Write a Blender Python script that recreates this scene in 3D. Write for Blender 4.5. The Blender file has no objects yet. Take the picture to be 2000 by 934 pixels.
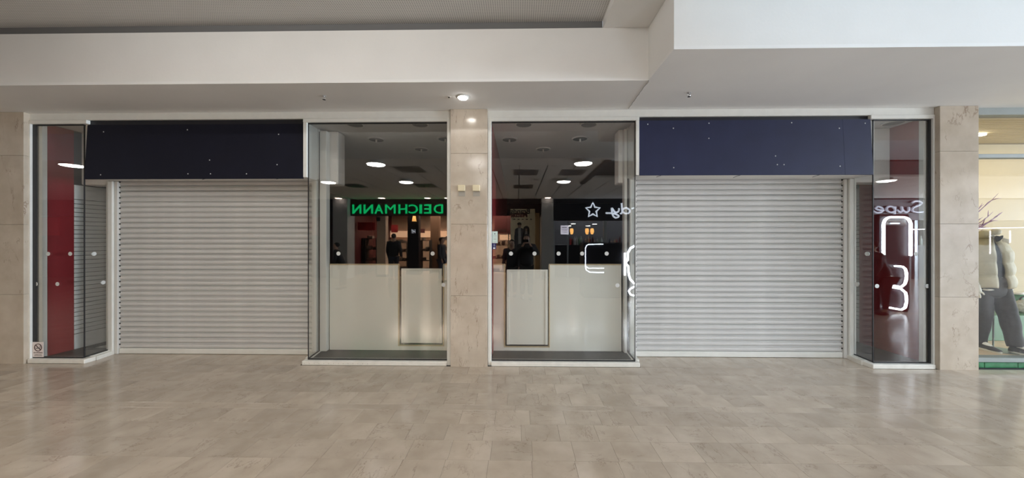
import bpy, bmesh, math, random
from mathutils import Vector, Matrix
random.seed(7)
S = bpy.context.scene
COL = S.collection
R = math.radians

# ------------------------------------------------------------------ camera
F, CY, CZ = 650.0, -4.2, 1.6
YAW = math.atan(11 / F)
cd = bpy.data.cameras.new('camera'); cam = bpy.data.objects.new('camera', cd); COL.objects.link(cam)
cam.location = (0, CY, CZ); cam.rotation_euler = (R(90), 0, YAW)
cd.sensor_fit = 'HORIZONTAL'; cd.sensor_width = 36.0; cd.lens = 36.0 * F / 2000.0
cd.clip_start = 0.01; cd.clip_end = 200
S.camera = cam
# ------------------------------------------------------------------ world, big lights, exposure
w = bpy.data.worlds.new('mall_ambient'); S.world = w; w.use_nodes = True
bg = w.node_tree.nodes['Background']; bg.inputs[0].default_value = (0.80, 0.86, 0.95, 1); bg.inputs[1].default_value = 0.5

def area(name, loc, rot, sx, sy, power, color):
    l = bpy.data.lights.new(name, 'AREA'); l.shape = 'RECTANGLE'; l.size = sx; l.size_y = sy
    l.energy = power; l.color = color
    o = bpy.data.objects.new(name, l); COL.objects.link(o); o.location = loc; o.rotation_euler = rot
    return o
area('skylight_daylight', (7.2, -3.75, 6.3), (0, 0, 0), 10.5, 1.4, 132, (0.72, 0.86, 1.0))
area('entrance_daylight', (23.5, -4.4, 1.9), (0, R(90), 0), 3.2, 8.5, 3900, (0.80, 0.90, 1.0))
area('coffer_fill_light', (-1.7, -2.40, 3.815), (R(80), 0, 0), 4.8, 0.06, 13, (1.0, 0.97, 0.93))  # unseen fill lamp, added to brighten the coffer and its fascia
area('shoe_shop_light', (-3.0, -11.6, 2.9), (0, 0, 0), 6.0, 2.5, 480, (1.0, 0.80, 0.62))
area('clothes_shop_light', (8.0, -11.6, 2.9), (0, 0, 0), 13.0, 2.5, 620, (0.92, 0.95, 1.0))
area('corner_shop_light', (7.3, 0.55, 3.08), (0, 0, 0), 2.0, 0.5, 7, (1.0, 0.86, 0.60))
S.view_settings.view_transform = 'Standard'; S.view_settings.look = 'None'
S.view_settings.exposure = 0.56; S.view_settings.gamma = 1.0; S.view_settings.use_curve_mapping = False
try:
    S.cycles.use_denoising = True
    S.cycles.max_bounces = 10; S.cycles.transparent_max_bounces = 16; S.cycles.glossy_bounces = 5
    S.cycles.caustics_reflective = False; S.cycles.sample_clamp_indirect = 6
except Exception:
    pass

# ------------------------------------------------------------------ where a sight line meets a depth plane
def ray(px, py):
    a = (px - 1000) / F; c = (467 - py) / F
    return a * math.cos(YAW) - math.sin(YAW), a * math.sin(YAW) + math.cos(YAW), c
def P(px, py, y):                    # point on the plane Y = y
    dx, dy, c = ray(px, py); t = (y - CY) / dy
    return Vector((dx * t, y, CZ + c * t))
def M(px, py, d):                    # point d metres in front of the glass, seen mirrored in it
    dx, dy, c = ray(px, py); t = (d - CY) / dy
    return Vector((dx * t, -d, CZ + c * t))
def HZ(px, py, z):                   # point on the horizontal plane Z = z
    dx, dy, c = ray(px, py); t = (z - CZ) / c
    return Vector((dx * t, CY + dy * t, z))

# ------------------------------------------------------------------ materials
MATS = {}
def mat(name, color, rough=0.6, metal=0.0, noise=0.0, nscale=6.0, bump=0.0, bscale=60.0, spec=0.5, coat=0.0):
    m = bpy.data.materials.new(name); m.use_nodes = True
    nt = m.node_tree; b = nt.nodes['Principled BSDF']
    b.inputs['Base Color'].default_value = (*color, 1); b.inputs['Roughness'].default_value = rough
    b.inputs['Metallic'].default_value = metal; b.inputs['Specular IOR Level'].default_value = spec
    b.inputs['Coat Weight'].default_value = coat; b.inputs['Coat Roughness'].default_value = 0.05
    tc = nt.nodes.new('ShaderNodeTexCoord')
    if noise > 0:
        n = nt.nodes.new('ShaderNodeTexNoise'); n.inputs['Scale'].default_value = nscale; n.inputs['Detail'].default_value = 5
        r = nt.nodes.new('ShaderNodeValToRGB')
        r.color_ramp.elements[0].position = 0.3; r.color_ramp.elements[1].position = 0.7
        r.color_ramp.elements[0].color = (*[c * (1 - noise) for c in color], 1)
        r.color_ramp.elements[1].color = (*[min(1, c * (1 + noise)) for c in color], 1)
        nt.links.new(tc.outputs['Object'], n.inputs['Vector']); nt.links.new(n.outputs['Fac'], r.inputs['Fac'])
        nt.links.new(r.outputs['Color'], b.inputs['Base Color'])
    if bump > 0:
        n = nt.nodes.new('ShaderNodeTexNoise'); n.inputs['Scale'].default_value = bscale; n.inputs['Detail'].default_value = 3
        bp = nt.nodes.new('ShaderNodeBump'); bp.inputs['Strength'].default_value = bump; bp.inputs['Distance'].default_value = 0.01
        nt.links.new(tc.outputs['Object'], n.inputs['Vector']); nt.links.new(n.outputs['Fac'], bp.inputs['Height'])
        nt.links.new(bp.outputs['Normal'], b.inputs['Normal'])
    MATS[name] = m
    return m
def emit(name, color, strength):
    m = bpy.data.materials.new(name); m.use_nodes = True; nt = m.node_tree
    b = nt.nodes['Principled BSDF']; b.inputs['Base Color'].default_value = (*color, 1)
    b.inputs['Emission Color'].default_value = (*color, 1); b.inputs['Emission Strength'].default_value = strength
    MATS[name] = m
    return m
def marble(name, c_lo, c_hi, vein, rough, vscale, vein_amt=0.8, coat=0.0, tint=0.10):
    m = bpy.data.materials.new(name); m.use_nodes = True; nt = m.node_tree; N = nt.nodes; L = nt.links
    b = N['Principled BSDF']; b.inputs['Roughness'].default_value = rough; b.inputs['Coat Weight'].default_value = coat
    b.inputs['Coat Roughness'].default_value = 0.06
    geo = N.new('ShaderNodeNewGeometry'); oi = N.new('ShaderNodeObjectInfo')
    add = N.new('ShaderNodeMath'); add.operation = 'ADD'; L.new(geo.outputs['Random Per Island'], add.inputs[0]); L.new(oi.outputs['Random'], add.inputs[1])
    fr = N.new('ShaderNodeMath'); fr.operation = 'FRACT'; L.new(add.outputs[0], fr.inputs[0])
    mul = N.new('ShaderNodeMath'); mul.operation = 'MULTIPLY'; mul.inputs[1].default_value = 57.0; L.new(fr.outputs[0], mul.inputs[0])
    vr = N.new('ShaderNodeVectorRotate'); vr.rotation_type = 'Z_AXIS'
    st = N.new('ShaderNodeMath'); st.operation = 'SNAP'; st.inputs[1].default_value = math.pi / 2
    m2 = N.new('ShaderNodeMath'); m2.operation = 'MULTIPLY'; m2.inputs[1].default_value = 40.0
    L.new(fr.outputs[0], m2.inputs[0]); L.new(m2.outputs[0], st.inputs[0])
    L.new(geo.outputs['Position'], vr.inputs['Vector']); L.new(st.outputs[0], vr.inputs['Angle'])
    va = N.new('ShaderNodeVectorMath'); va.operation = 'ADD'; L.new(vr.outputs['Vector'], va.inputs[0]); L.new(mul.outputs[0], va.inputs[1])
    # cloudy ground
    n1 = N.new('ShaderNodeTexNoise'); n1.inputs['Scale'].default_value = 5; n1.inputs['Detail'].default_value = 6; L.new(va.outputs[0], n1.inputs['Vector'])
    r1 = N.new('ShaderNodeValToRGB'); r1.color_ramp.elements[0].position = 0.32; r1.color_ramp.elements[1].position = 0.70
    r1.color_ramp.elements[0].color = (*c_lo, 1); r1.color_ramp.elements[1].color = (*c_hi, 1); L.new(n1.outputs['Fac'], r1.inputs['Fac'])
    # thin broken veins: level line of a stretched noise
    mp = N.new('ShaderNodeMapping'); mp.inputs['Scale'].default_value = (1.0, 2.6, 0.55) if vscale < 3 else (0.9, 2.2, 1.0); L.new(va.outputs[0], mp.inputs['Vector'])
    n2 = N.new('ShaderNodeTexNoise'); n2.inputs['Scale'].default_value = vscale; n2.inputs['Detail'].default_value = 9; n2.inputs['Roughness'].default_value = 0.62; L.new(mp.outputs['Vector'], n2.inputs['Vector'])
    s1 = N.new('ShaderNodeMath'); s1.operation = 'SUBTRACT'; s1.inputs[1].default_value = 0.5; L.new(n2.outputs['Fac'], s1.inputs[0])
    ab = N.new('ShaderNodeMath'); ab.operation = 'ABSOLUTE'; L.new(s1.outputs[0], ab.inputs[0])
    r2 = N.new('ShaderNodeValToRGB'); r2.color_ramp.elements[0].position = 0.0; r2.color_ramp.elements[0].color = (1, 1, 1, 1)
    r2.color_ramp.elements[1].position = 0.012; r2.color_ramp.elements[1].color = (0, 0, 0, 1); L.new(ab.outputs[0], r2.inputs['Fac'])
    n3 = N.new('ShaderNodeTexNoise'); n3.inputs['Scale'].default_value = 4.0; L.new(va.outputs[0], n3.inputs['Vector'])
    r3 = N.new('ShaderNodeValToRGB'); r3.color_ramp.elements[0].position = 0.45; r3.color_ramp.elements[1].position = 0.65; L.new(n3.outputs['Fac'], r3.inputs['Fac'])
    vm = N.new('ShaderNodeMath'); vm.operation = 'MULTIPLY'; L.new(r2.outputs['Color'], vm.inputs[0]); L.new(r3.outputs['Color'], vm.inputs[1])
    vk = N.new('ShaderNodeMath'); vk.operation = 'MULTIPLY'; vk.inputs[1].default_value = vein_amt; L.new(vm.outputs[0], vk.inputs[0])
    mx = N.new('ShaderNodeMix'); mx.data_type = 'RGBA'; L.new(vk.outputs[0], mx.inputs['Factor']); L.new(r1.outputs['Color'], mx.inputs['A']); mx.inputs['B'].default_value = (*vein, 1)
    # each slab a little lighter or darker
    mr = N.new('ShaderNodeMapRange'); mr.inputs['To Min'].default_value = 1 - tint; mr.inputs['To Max'].default_value = 1 + tint * 0.6
    f7 = N.new('ShaderNodeMath'); f7.operation = 'MULTIPLY'; f7.inputs[1].default_value = 7.31; L.new(fr.outputs[0], f7.inputs[0])
    f8 = N.new('ShaderNodeMath'); f8.operation = 'FRACT'; L.new(f7.outputs[0], f8.inputs[0]); L.new(f8.outputs[0], mr.inputs['Value'])
    hm = N.new('ShaderNodeVectorMath'); hm.operation = 'SCALE'; L.new(mx.outputs['Result'], hm.inputs[0]); L.new(mr.outputs['Result'], hm.inputs['Scale'])
    L.new(hm.outputs[0], b.inputs['Base Color'])
    MATS[name] = m
    return m
def glass(name, tint=(0.985, 0.992, 0.988), ior=1.74):
    m = bpy.data.materials.new(name); m.use_nodes = True; nt = m.node_tree; N = nt.nodes; L = nt.links
    for n in list(N):
        if n.type == 'BSDF_PRINCIPLED': N.remove(n)
    out = [n for n in N if n.type == 'OUTPUT_MATERIAL'][0]
    geo = N.new('ShaderNodeNewGeometry'); mr = N.new('ShaderNodeMapRange')
    mr.inputs['To Min'].default_value = ior; mr.inputs['To Max'].default_value = 1 / ior
    L.new(geo.outputs['Backfacing'], mr.inputs['Value'])
    fz = N.new('ShaderNodeFresnel'); L.new(mr.outputs['Result'], fz.inputs['IOR'])
    tr = N.new('ShaderNodeBsdfTransparent'); tr.inputs['Color'].default_value = (*tint, 1)
    gl = N.new('ShaderNodeBsdfGlossy'); gl.inputs['Roughness'].default_value = 0.0; gl.inputs['Color'].default_value = (1, 1, 1, 1)
    mx = N.new('ShaderNodeMixShader'); L.new(fz.outputs['Fac'], mx.inputs['Fac']); L.new(tr.outputs[0], mx.inputs[1]); L.new(gl.outputs[0], mx.inputs[2])
    L.new(mx.outputs[0], out.inputs['Surface'])
    MATS[name] = m
    return m
def brick_floor(name):
    m = bpy.data.materials.new(name); m.use_nodes = True; nt = m.node_tree; b = nt.nodes['Principled BSDF']
    b.inputs['Roughness'].default_value = 0.2
    g = nt.nodes.new('ShaderNodeNewGeometry'); t = nt.nodes.new('ShaderNodeTexBrick')
    t.inputs['Scale'].default_value = 1.0; t.inputs['Brick Width'].default_value = 0.31; t.inputs['Row Height'].default_value = 0.242
    t.inputs['Mortar Size'].default_value = 0.0015
    t.inputs['Color1'].default_value = (0.46, 0.39, 0.32, 1); t.inputs['Color2'].default_value = (0.40, 0.34, 0.28, 1); t.inputs['Mortar'].default_value = (0.2, 0.17, 0.14, 1)
    nt.links.new(g.outputs['Position'], t.inputs['Vector']); nt.links.new(t.outputs['Color'], b.inputs['Base Color'])
    MATS[name] = m
    return m
def mesh_metal(name):                # perforated sheet: fine dark dots
    m = bpy.data.materials.new(name); m.use_nodes = True; nt = m.node_tree; N = nt.nodes; L = nt.links; b = N['Principled BSDF']
    b.inputs['Roughness'].default_value = 0.5
    g = N.new('ShaderNodeNewGeometry'); sx = N.new('ShaderNodeSeparateXYZ'); L.new(g.outputs['Position'], sx.inputs[0])
    outs = []
    for ax in ('X', 'Y'):
        mu = N.new('ShaderNodeMath'); mu.operation = 'MULTIPLY'; mu.inputs[1].default_value = 2 * math.pi / 0.022; L.new(sx.outputs[ax], mu.inputs[0])
        si = N.new('ShaderNodeMath'); si.operation = 'SINE'; L.new(mu.outputs[0], si.inputs[0]); outs.append(si)
    mm = N.new('ShaderNodeMath'); mm.operation = 'ADD'; L.new(outs[0].outputs[0], mm.inputs[0]); L.new(outs[1].outputs[0], mm.inputs[1])
    r = N.new('ShaderNodeValToRGB'); r.color_ramp.elements[0].position = 0.35; r.color_ramp.elements[1].position = 0.75
    r.color_ramp.elements[0].color = (0.66, 0.65, 0.63, 1); r.color_ramp.elements[1].color = (0.34, 0.34, 0.34, 1)
    L.new(mm.outputs[0], r.inputs['Fac']); L.new(r.outputs['Color'], b.inputs['Base Color'])
    MATS[name] = m
    return m

mat('plaster', (0.80, 0.795, 0.775), 0.75, noise=0.03, nscale=1.5, bump=0.06, bscale=40)
mat('ceiling_white', (0.83, 0.825, 0.815), 0.8, noise=0.03, nscale=1.2)
mat('white_frame', (0.80, 0.80, 0.76), 0.35, noise=0.03, nscale=9)
mat('sill_white', (0.80, 0.78, 0.72), 0.45, noise=0.06, nscale=14)
mat('gasket', (0.012, 0.012, 0.014), 0.5)
mat('shutter_white', (0.66, 0.655, 0.645), 0.38, noise=0.05, nscale=5)
mat('guide_grey', (0.70, 0.69, 0.66), 0.45)
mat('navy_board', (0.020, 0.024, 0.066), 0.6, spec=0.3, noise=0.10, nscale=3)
mat('screw_metal', (0.65, 0.65, 0.66), 0.35, metal=0.6)
mat('red_wall', (0.25, 0.018, 0.023), 0.45, noise=0.05, nscale=3)
mat('slat_board', (0.78, 0.80, 0.79), 0.5, noise=0.04)
mat('dark_groove', (0.02, 0.02, 0.02), 0.8)
mat('vinyl_floor', (0.045, 0.046, 0.050), 0.45, noise=0.2, nscale=25)
mat('panel_cream', (0.84, 0.83, 0.76), 0.5, noise=0.025, nscale=3)
mat('wood_edge', (0.58, 0.47, 0.30), 0.5, noise=0.1, nscale=20)
mat('shop_dark', (0.05, 0.05, 0.055), 0.8)
mat('shop_ceiling', (0.66, 0.66, 0.66), 0.85)
mat('screed', (0.50, 0.49, 0.48), 0.7, noise=0.2, nscale=2)
mat('navy_shaded', (0.007, 0.0075, 0.018), 0.6, spec=0.2, noise=0.10, nscale=3)  # navy board with the dimmer light on the left put into its colour
mat('lamp_dark', (0.02, 0.02, 0.022), 0.3)
mat('lamp_chrome', (0.8, 0.8, 0.8), 0.15, metal=1.0)
mat('beige_box', (0.78, 0.68, 0.47), 0.5)
mat('grey_patch', (0.40, 0.37, 0.32), 0.7)
mat('shop_frame', (0.26, 0.29, 0.28), 0.45, noise=0.04)
mat('shop_beige', (0.56, 0.45, 0.26), 0.7, noise=0.03, nscale=2)
mat('green_tile', (0.045, 0.20, 0.09), 0.15, noise=0.25, nscale=12)
mat('green_plinth', (0.07, 0.19, 0.08), 0.5, noise=0.05)
mat('grout_light', (0.42, 0.46, 0.42), 0.8)
mat('wood_deck', (0.66, 0.50, 0.33), 0.45, noise=0.08, nscale=8)
mat('puffer', (0.50, 0.44, 0.30), 0.65, noise=0.05, nscale=20, bump=0.25, bscale=30)
mat('puffer_lining', (0.85, 0.82, 0.72), 0.6)
mat('shirt_grey', (0.23, 0.22, 0.205), 0.85, noise=0.08, nscale=30)
mat('lining_black', (0.02, 0.02, 0.02), 0.8)
mat('trouser_grey', (0.035, 0.036, 0.037), 0.85, noise=0.15, nscale=30)
mat('shoe_black', (0.015, 0.016, 0.02), 0.45)
mat('sole_white', (0.80, 0.78, 0.70), 0.5)
mat('base_metal', (0.30, 0.32, 0.26), 0.35, metal=0.7)
mat('branch_violet', (0.30, 0.17, 0.26), 0.7)
mat('paper_white', (0.86, 0.85, 0.82), 0.55)
mat('notice_pink', (0.86, 0.78, 0.76), 0.5)
mat('notice_ink', (0.06, 0.02, 0.02), 0.6)
mat('notice_green', (0.62, 0.74, 0.70), 0.5)
mat('notice_blue', (0.02, 0.02, 0.12), 0.5)
mat('dot_grey', (0.62, 0.63, 0.62), 0.6)
mat('bag_olive', (0.42, 0.41, 0.33), 0.8, noise=0.3, nscale=40)
mat('skin', (0.50, 0.31, 0.23), 0.5)
mat('hair_dark', (0.015, 0.012, 0.010), 0.6, bump=0.4, bscale=80)
mat('coat_black', (0.018, 0.018, 0.022), 0.7, noise=0.1, nscale=15)
mat('coat_grey', (0.035, 0.036, 0.042), 0.8, noise=0.1, nscale=15)
mat('jeans', (0.05, 0.06, 0.09), 0.85, noise=0.1, nscale=30)
mat('phone_black', (0.01, 0.01, 0.012), 0.2)
mat('maroon', (0.10, 0.018, 0.018), 0.6)
mat('fascia_brown', (0.055, 0.022, 0.020), 0.6)
mat('fascia_black', (0.006, 0.006, 0.012), 0.5)
mat('stone_grey', (0.40, 0.40, 0.39), 0.5, noise=0.08, nscale=4)
mat('wood_gold', (0.50, 0.33, 0.15), 0.5, noise=0.1, nscale=6)
mat('poster_cream', (0.78, 0.70, 0.50), 0.6)
mat('poster_ink', (0.05, 0.04, 0.035), 0.7)
mat('poster_red', (0.18, 0.05, 0.04), 0.7)
mat('poster_skin', (0.40, 0.27, 0.2), 0.7)
mat('poster_dark', (0.09, 0.09, 0.10), 0.7)
mat('poster_pale', (0.45, 0.46, 0.46), 0.7)
mat('red_banner', (0.42, 0.03, 0.03), 0.6)
mat('shelf_dark', (0.03, 0.028, 0.027), 0.6)
mat('shoe_box', (0.22, 0.16, 0.13), 0.7, noise=0.5, nscale=3)
mat('cream_column', (0.58, 0.42, 0.31), 0.5)
mat('brown_column', (0.22, 0.12, 0.07), 0.5)
mat('track_dark', (0.03, 0.032, 0.036), 0.5)
mat('vent_grey', (0.16, 0.16, 0.16), 0.6)
mat('slot_dark', (0.03, 0.03, 0.03), 0.9)
mat('crack', (0.38, 0.37, 0.35), 0.9)
mat('metal_post', (0.33, 0.36, 0.38), 0.35, metal=0.3)
mesh_metal('perforated')
marble('floor_marble', (0.455, 0.38, 0.302), (0.56, 0.48, 0.395), (0.19, 0.135, 0.10), 0.15, 3.6, 0.62, tint=0.10)
marble('pillar_marble', (0.50, 0.425, 0.34), (0.60, 0.525, 0.435), (0.22, 0.14, 0.09), 0.16, 2.2, 0.75, tint=0.06)
brick_floor('far_floor')
glass('shop_glass')
glass('clear_glass', (0.98, 0.985, 0.98), 1.30)
emit('lamp_white', (1.0, 0.975, 0.93), 23.0)
emit('neon_white', (0.85, 0.92, 1.0), 26.0)
emit('neon_dim', (0.75, 0.85, 1.0), 7.0)
emit('led_line', (0.95, 0.92, 1.0), 11.0)
emit('sign_green', (0.005, 0.72, 0.20), 1.9)
emit('sign_dim', (0.80, 0.84, 1.0), 0.55)
emit('sign_white', (0.80, 0.88, 1.0), 2.3)
emit('small_lamp', (1.0, 0.82, 0.72), 10.0)
emit('shop_spot', (1.0, 0.95, 0.92), 12.0)
emit('amber_lamp', (1.0, 0.50, 0.14), 4.0)
emit('shelf_glow', (1.0, 0.62, 0.38), 1.6)
emit('poster_glow', (0.85, 0.82, 0.95), 2.2)  # glow put into the white sheet of the printed poster
emit('corner_lamp', (1.0, 0.92, 0.74), 9.0)

# ------------------------------------------------------------------ mesh helpers
def link(name, bm, m, parent=None, smooth=False):
    me = bpy.data.meshes.new(name); bmesh.ops.recalc_face_normals(bm, faces=bm.faces); bm.to_mesh(me); bm.free()
    if smooth:
        for p in me.polygons: p.use_smooth = True
    for k in (m if isinstance(m, (list, tuple)) else [m]): me.materials.append(MATS[k])
    o = bpy.data.objects.new(name, me); COL.objects.link(o)
    if parent: o.parent = parent
    return o
def bx(bm, x0, x1, y0, y1, z0, z1, bev=0.0):
    vs = [bm.verts.new((x, y, z)) for x in (x0, x1) for y in (y0, y1) for z in (z0, z1)]
    fs = [bm.faces.new([vs[i] for i in q]) for q in ((0, 1, 3, 2), (4, 6, 7, 5), (0, 4, 5, 1), (2, 3, 7, 6), (0, 2, 6, 4), (1, 5, 7, 3))]
    if bev > 0:
        es = list({e for f in fs for e in f.edges})
        bmesh.ops.bevel(bm, geom=es, offset=bev, segments=1, affect='EDGES', profile=0.5)
    return bm
def box(name, x0, x1, y0, y1, z0, z1, m, parent=None, bev=0.0):
    x0, x1 = min(x0, x1), max(x0, x1); y0, y1 = min(y0, y1), max(y0, y1); z0, z1 = min(z0, z1), max(z0, z1)
    if parent:
        L = parent.location
        return link(name, bx(bmesh.new(), x0 - L.x, x1 - L.x, y0 - L.y, y1 - L.y, z0 - L.z, z1 - L.z, bev), m, parent)
    cx, cy = (x0 + x1) / 2, (y0 + y1) / 2
    o = link(name, bx(bmesh.new(), x0 - cx, x1 - cx, y0 - cy, y1 - cy, 0, z1 - z0, bev), m)
    o.location = (cx, cy, z0)
    return o
def cyl(bm, c, r0, r1, h, n=24, axis='Z'):
    rot = {'Z': Matrix(), 'Y': Matrix.Rotation(R(90), 4, 'X'), 'X': Matrix.Rotation(R(90), 4, 'Y')}[axis]
    bmesh.ops.create_cone(bm, cap_ends=True, segments=n, radius1=r0, radius2=r1, depth=h, matrix=Matrix.Translation(c) @ rot)
    return bm
def lathe(bm, prof, n=28, c=(0, 0, 0)):
    rings = []
    for r, z in prof:
        rings.append([bm.verts.new((c[0] + r * math.cos(2 * math.pi * i / n), c[1] + r * math.sin(2 * math.pi * i / n), c[2] + z)) for i in range(n)] if r > 1e-5 else [bm.verts.new((c[0], c[1], c[2] + z))])
    for a, b in zip(rings, rings[1:]):
        for i in range(n):
            j = (i + 1) % n
            q = [a[i % len(a)], a[j % len(a)], b[j % len(b)], b[i % len(b)]]
            u = []
            for v in q:
                if v not in u: u.append(v)
            if len(u) > 2: bm.faces.new(u)
    return bm
def tube(bm, pts, r, n=8, closed=False):
    pts = [Vector(p) for p in pts]; rings = []; up = None
    rr = r if isinstance(r, (list, tuple)) else [r] * len(pts)
    for i, p in enumerate(pts):
        if closed: t = pts[(i + 1) % len(pts)] - pts[i - 1]
        else: t = pts[min(i + 1, len(pts) - 1)] - pts[max(i - 1, 0)]
        t.normalize()
        if up is None:
            up = Vector((0, 0, 1)) if abs(t.z) < 0.9 else Vector((0, 1, 0))
        s = t.cross(up); s.normalize(); u = s.cross(t); u.normalize(); up = u
        rings.append([bm.verts.new(p + (s * math.cos(2 * math.pi * k / n) + u * math.sin(2 * math.pi * k / n)) * rr[i]) for k in range(n)])
    m = len(rings)
    for i in range(m if closed else m - 1):
        a, b = rings[i], rings[(i + 1) % m]
        for k in range(n): bm.faces.new((a[k], a[(k + 1) % n], b[(k + 1) % n], b[k]))
    if not closed: bm.faces.new(rings[0]); bm.faces.new(rings[-1][::-1])
    return bm
def prism(bm, poly, y0, y1):          # outline in XZ, extruded along Y
    a = [bm.verts.new((x, y0, z)) for x, z in poly]; b = [bm.verts.new((x, y1, z)) for x, z in poly]
    bm.faces.new(a); bm.faces.new(b[::-1])
    for i in range(len(poly)):
        j = (i + 1) % len(poly); bm.faces.new((a[i], b[i], b[j], a[j]))
    return bm
def ball(bm, c, sx, sy, sz, u=16, v=10):
    bmesh.ops.create_uvsphere(bm, u_segments=u, v_segments=v, radius=1, matrix=Matrix.Translation(c) @ Matrix.Diagonal((sx, sy, sz, 1)))
    return bm
def text_obj(name, s, size, m, parent, loc, rot, extrude=0.002, align='LEFT', sx=1.0, bold=0.0):
    cu = bpy.data.curves.new(name, 'FONT'); cu.body = s; cu.size = size; cu.extrude = extrude; cu.align_x = align; cu.offset = bold
    cu.resolution_u = 3
    t = bpy.data.objects.new(name, cu); COL.objects.link(t)
    dg = bpy.context.evaluated_depsgraph_get(); me = bpy.data.meshes.new_from_object(t.evaluated_get(dg))
    bpy.data.objects.remove(t); bpy.data.curves.remove(cu)
    me.name = name; me.materials.clear(); me.materials.append(MATS[m])
    o = bpy.data.objects.new(name, me); COL.objects.link(o); o.rotation_euler = rot; o.scale = (sx, 1, 1)
    if parent: o.parent = parent; o.location = Vector(loc) - parent.location
    else: o.location = loc
    return o
def thing(name, label, cat, loc=(0, 0, 0), group=None):
    o = bpy.data.objects.new(name, None); COL.objects.link(o); o.empty_display_size = 0.1; o.location = loc
    o['label'] = label; o['category'] = cat
    if group: o['group'] = group
    return o
def tag(o, label, cat, group=None):
    o['label'] = label; o['category'] = cat
    if group: o['group'] = group
    return o
def struct(name, loc=(0, 0, 0)):
    o = bpy.data.objects.new(name, None); COL.objects.link(o); o.empty_display_size = 0.1; o.location = loc; o['kind'] = 'structure'
    return o
def dup(root, loc, label=None, group=None):
    r = root.copy(); COL.objects.link(r); r.location = loc
    if label: r['label'] = label
    if group: r['group'] = group
    for ch in list(root.children):
        c = ch.copy(); COL.objects.link(c); c.parent = r
        for g in ch.children:
            d = g.copy(); COL.objects.link(d); d.parent = c
    return r
ORD = ['first', 'second', 'third', 'fourth', 'fifth', 'sixth', 'seventh', 'eighth', 'ninth', 'tenth', 'eleventh', 'twelfth', 'thirteenth', 'fourteenth', 'fifteenth']

# ------------------------------------------------------------------ floor
CEIL = 3.226
floor = link('floor', bx(bmesh.new(), -24, 24, -15, 0.42, -0.10, -0.004), 'slot_dark'); floor['kind'] = 'structure'
TW, TD = 0.31, 0.242
tile_mesh = {}
def slab_tile(name, x0, x1, y0, y1):
    g = 0.0006; k = (round(x1 - x0, 3), round(y1 - y0, 3))
    if k not in tile_mesh:
        bm = bmesh.new(); hx, hy, c = k[0] / 2 - g, k[1] / 2 - g, 0.0006
        lo = [bm.verts.new((sx * hx, sy * hy, -0.0039)) for sx, sy in ((-1, -1), (1, -1), (1, 1), (-1, 1))]
        md = [bm.verts.new((sx * hx, sy * hy, -c)) for sx, sy in ((-1, -1), (1, -1), (1, 1), (-1, 1))]
        tp = [bm.verts.new((sx * (hx - c), sy * (hy - c), 0)) for sx, sy in ((-1, -1), (1, -1), (1, 1), (-1, 1))]
        bm.faces.new(tp)
        for a, b in ((lo, md), (md, tp)):
            for i in range(4): bm.faces.new((a[i], a[(i + 1) % 4], b[(i + 1) % 4], b[i]))
        me = bpy.data.meshes.new('tile'); bm.to_mesh(me); bm.free(); me.materials.append(MATS['floor_marble']); tile_mesh[k] = me
    o = bpy.data.objects.new(name, tile_mesh[k]); COL.objects.link(o); o.parent = floor
    o.location = ((x0 + x1) / 2, (y0 + y1) / 2, 0)
    return o
rows = [(-0.03 - TD * (k + 1), -0.03 - TD * k) for k in range(4)]
ys = rows[-1][0]; strip = (ys - 0.097, ys); y = strip[0]
rows += [(y - 0.234 * (k + 1), y - 0.234 * k) for k in range(4)]
far = bmesh.new(); YN = rows[-1][0]
offs = [0.02, 0.17, 0.09, 0.21, 0.11, 0.03, 0.11, 0.10]
for (y0, y1), of in zip(rows, offs):
    half = (y1 - CY) * 1.58 + 0.06
    xa = -math.ceil((half - of) / TW) * TW + of; x = xa
    while x < half:
        slab_tile('tile', x, x + TW, y0, y1); x += TW
    bx(far, -24, xa - 0.001, y0 + 0.001, y1 - 0.001, -0.0039, 0); bx(far, x + 0.001, 24, y0 + 0.001, y1 - 0.001, -0.0039, 0)
x = -5.6
while x < 5.6:
    slab_tile('border_strip', x, x + 0.93, *strip); x += 0.93
bx(far, -24, -5.601, strip[0] + 0.001, strip[1] - 0.001, -0.0039, 0); bx(far, x + 0.001, 24, strip[0] + 0.001, strip[1] - 0.001, -0.0039, 0)
bx(far, -24, 24, -15, YN - 0.001, -0.0039, 0)
o = link('outer_paving', far, 'far_floor', floor); o['kind'] = 'stuff'
for xa, xb in ((-5.60, -2.76), (1.535, 4.40)):
    n = 9; wd = (xb - xa) / n
    for k in range(n): slab_tile('threshold_tile', xa + k * wd, xa + (k + 1) * wd, -0.028, 0.37)

# ------------------------------------------------------------------ ceiling of the mall: soffits, coffer, rooflight void
ceiling = struct('ceiling')
YC1, YC2, XC = -0.767, -1.325, 1.34       # front edge of the coffer, of the void, and the corner between them
XV, YV0, YV1 = 1.95, -2.45, -4.55
box('soffit', -24, XC, YC1, 0.30, CEIL, CEIL + 0.03, 'ceiling_white', ceiling)
box('soffit', XC, 24, YC2, 0.30, CEIL, CEIL + 0.03, 'ceiling_white', ceiling)
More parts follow.
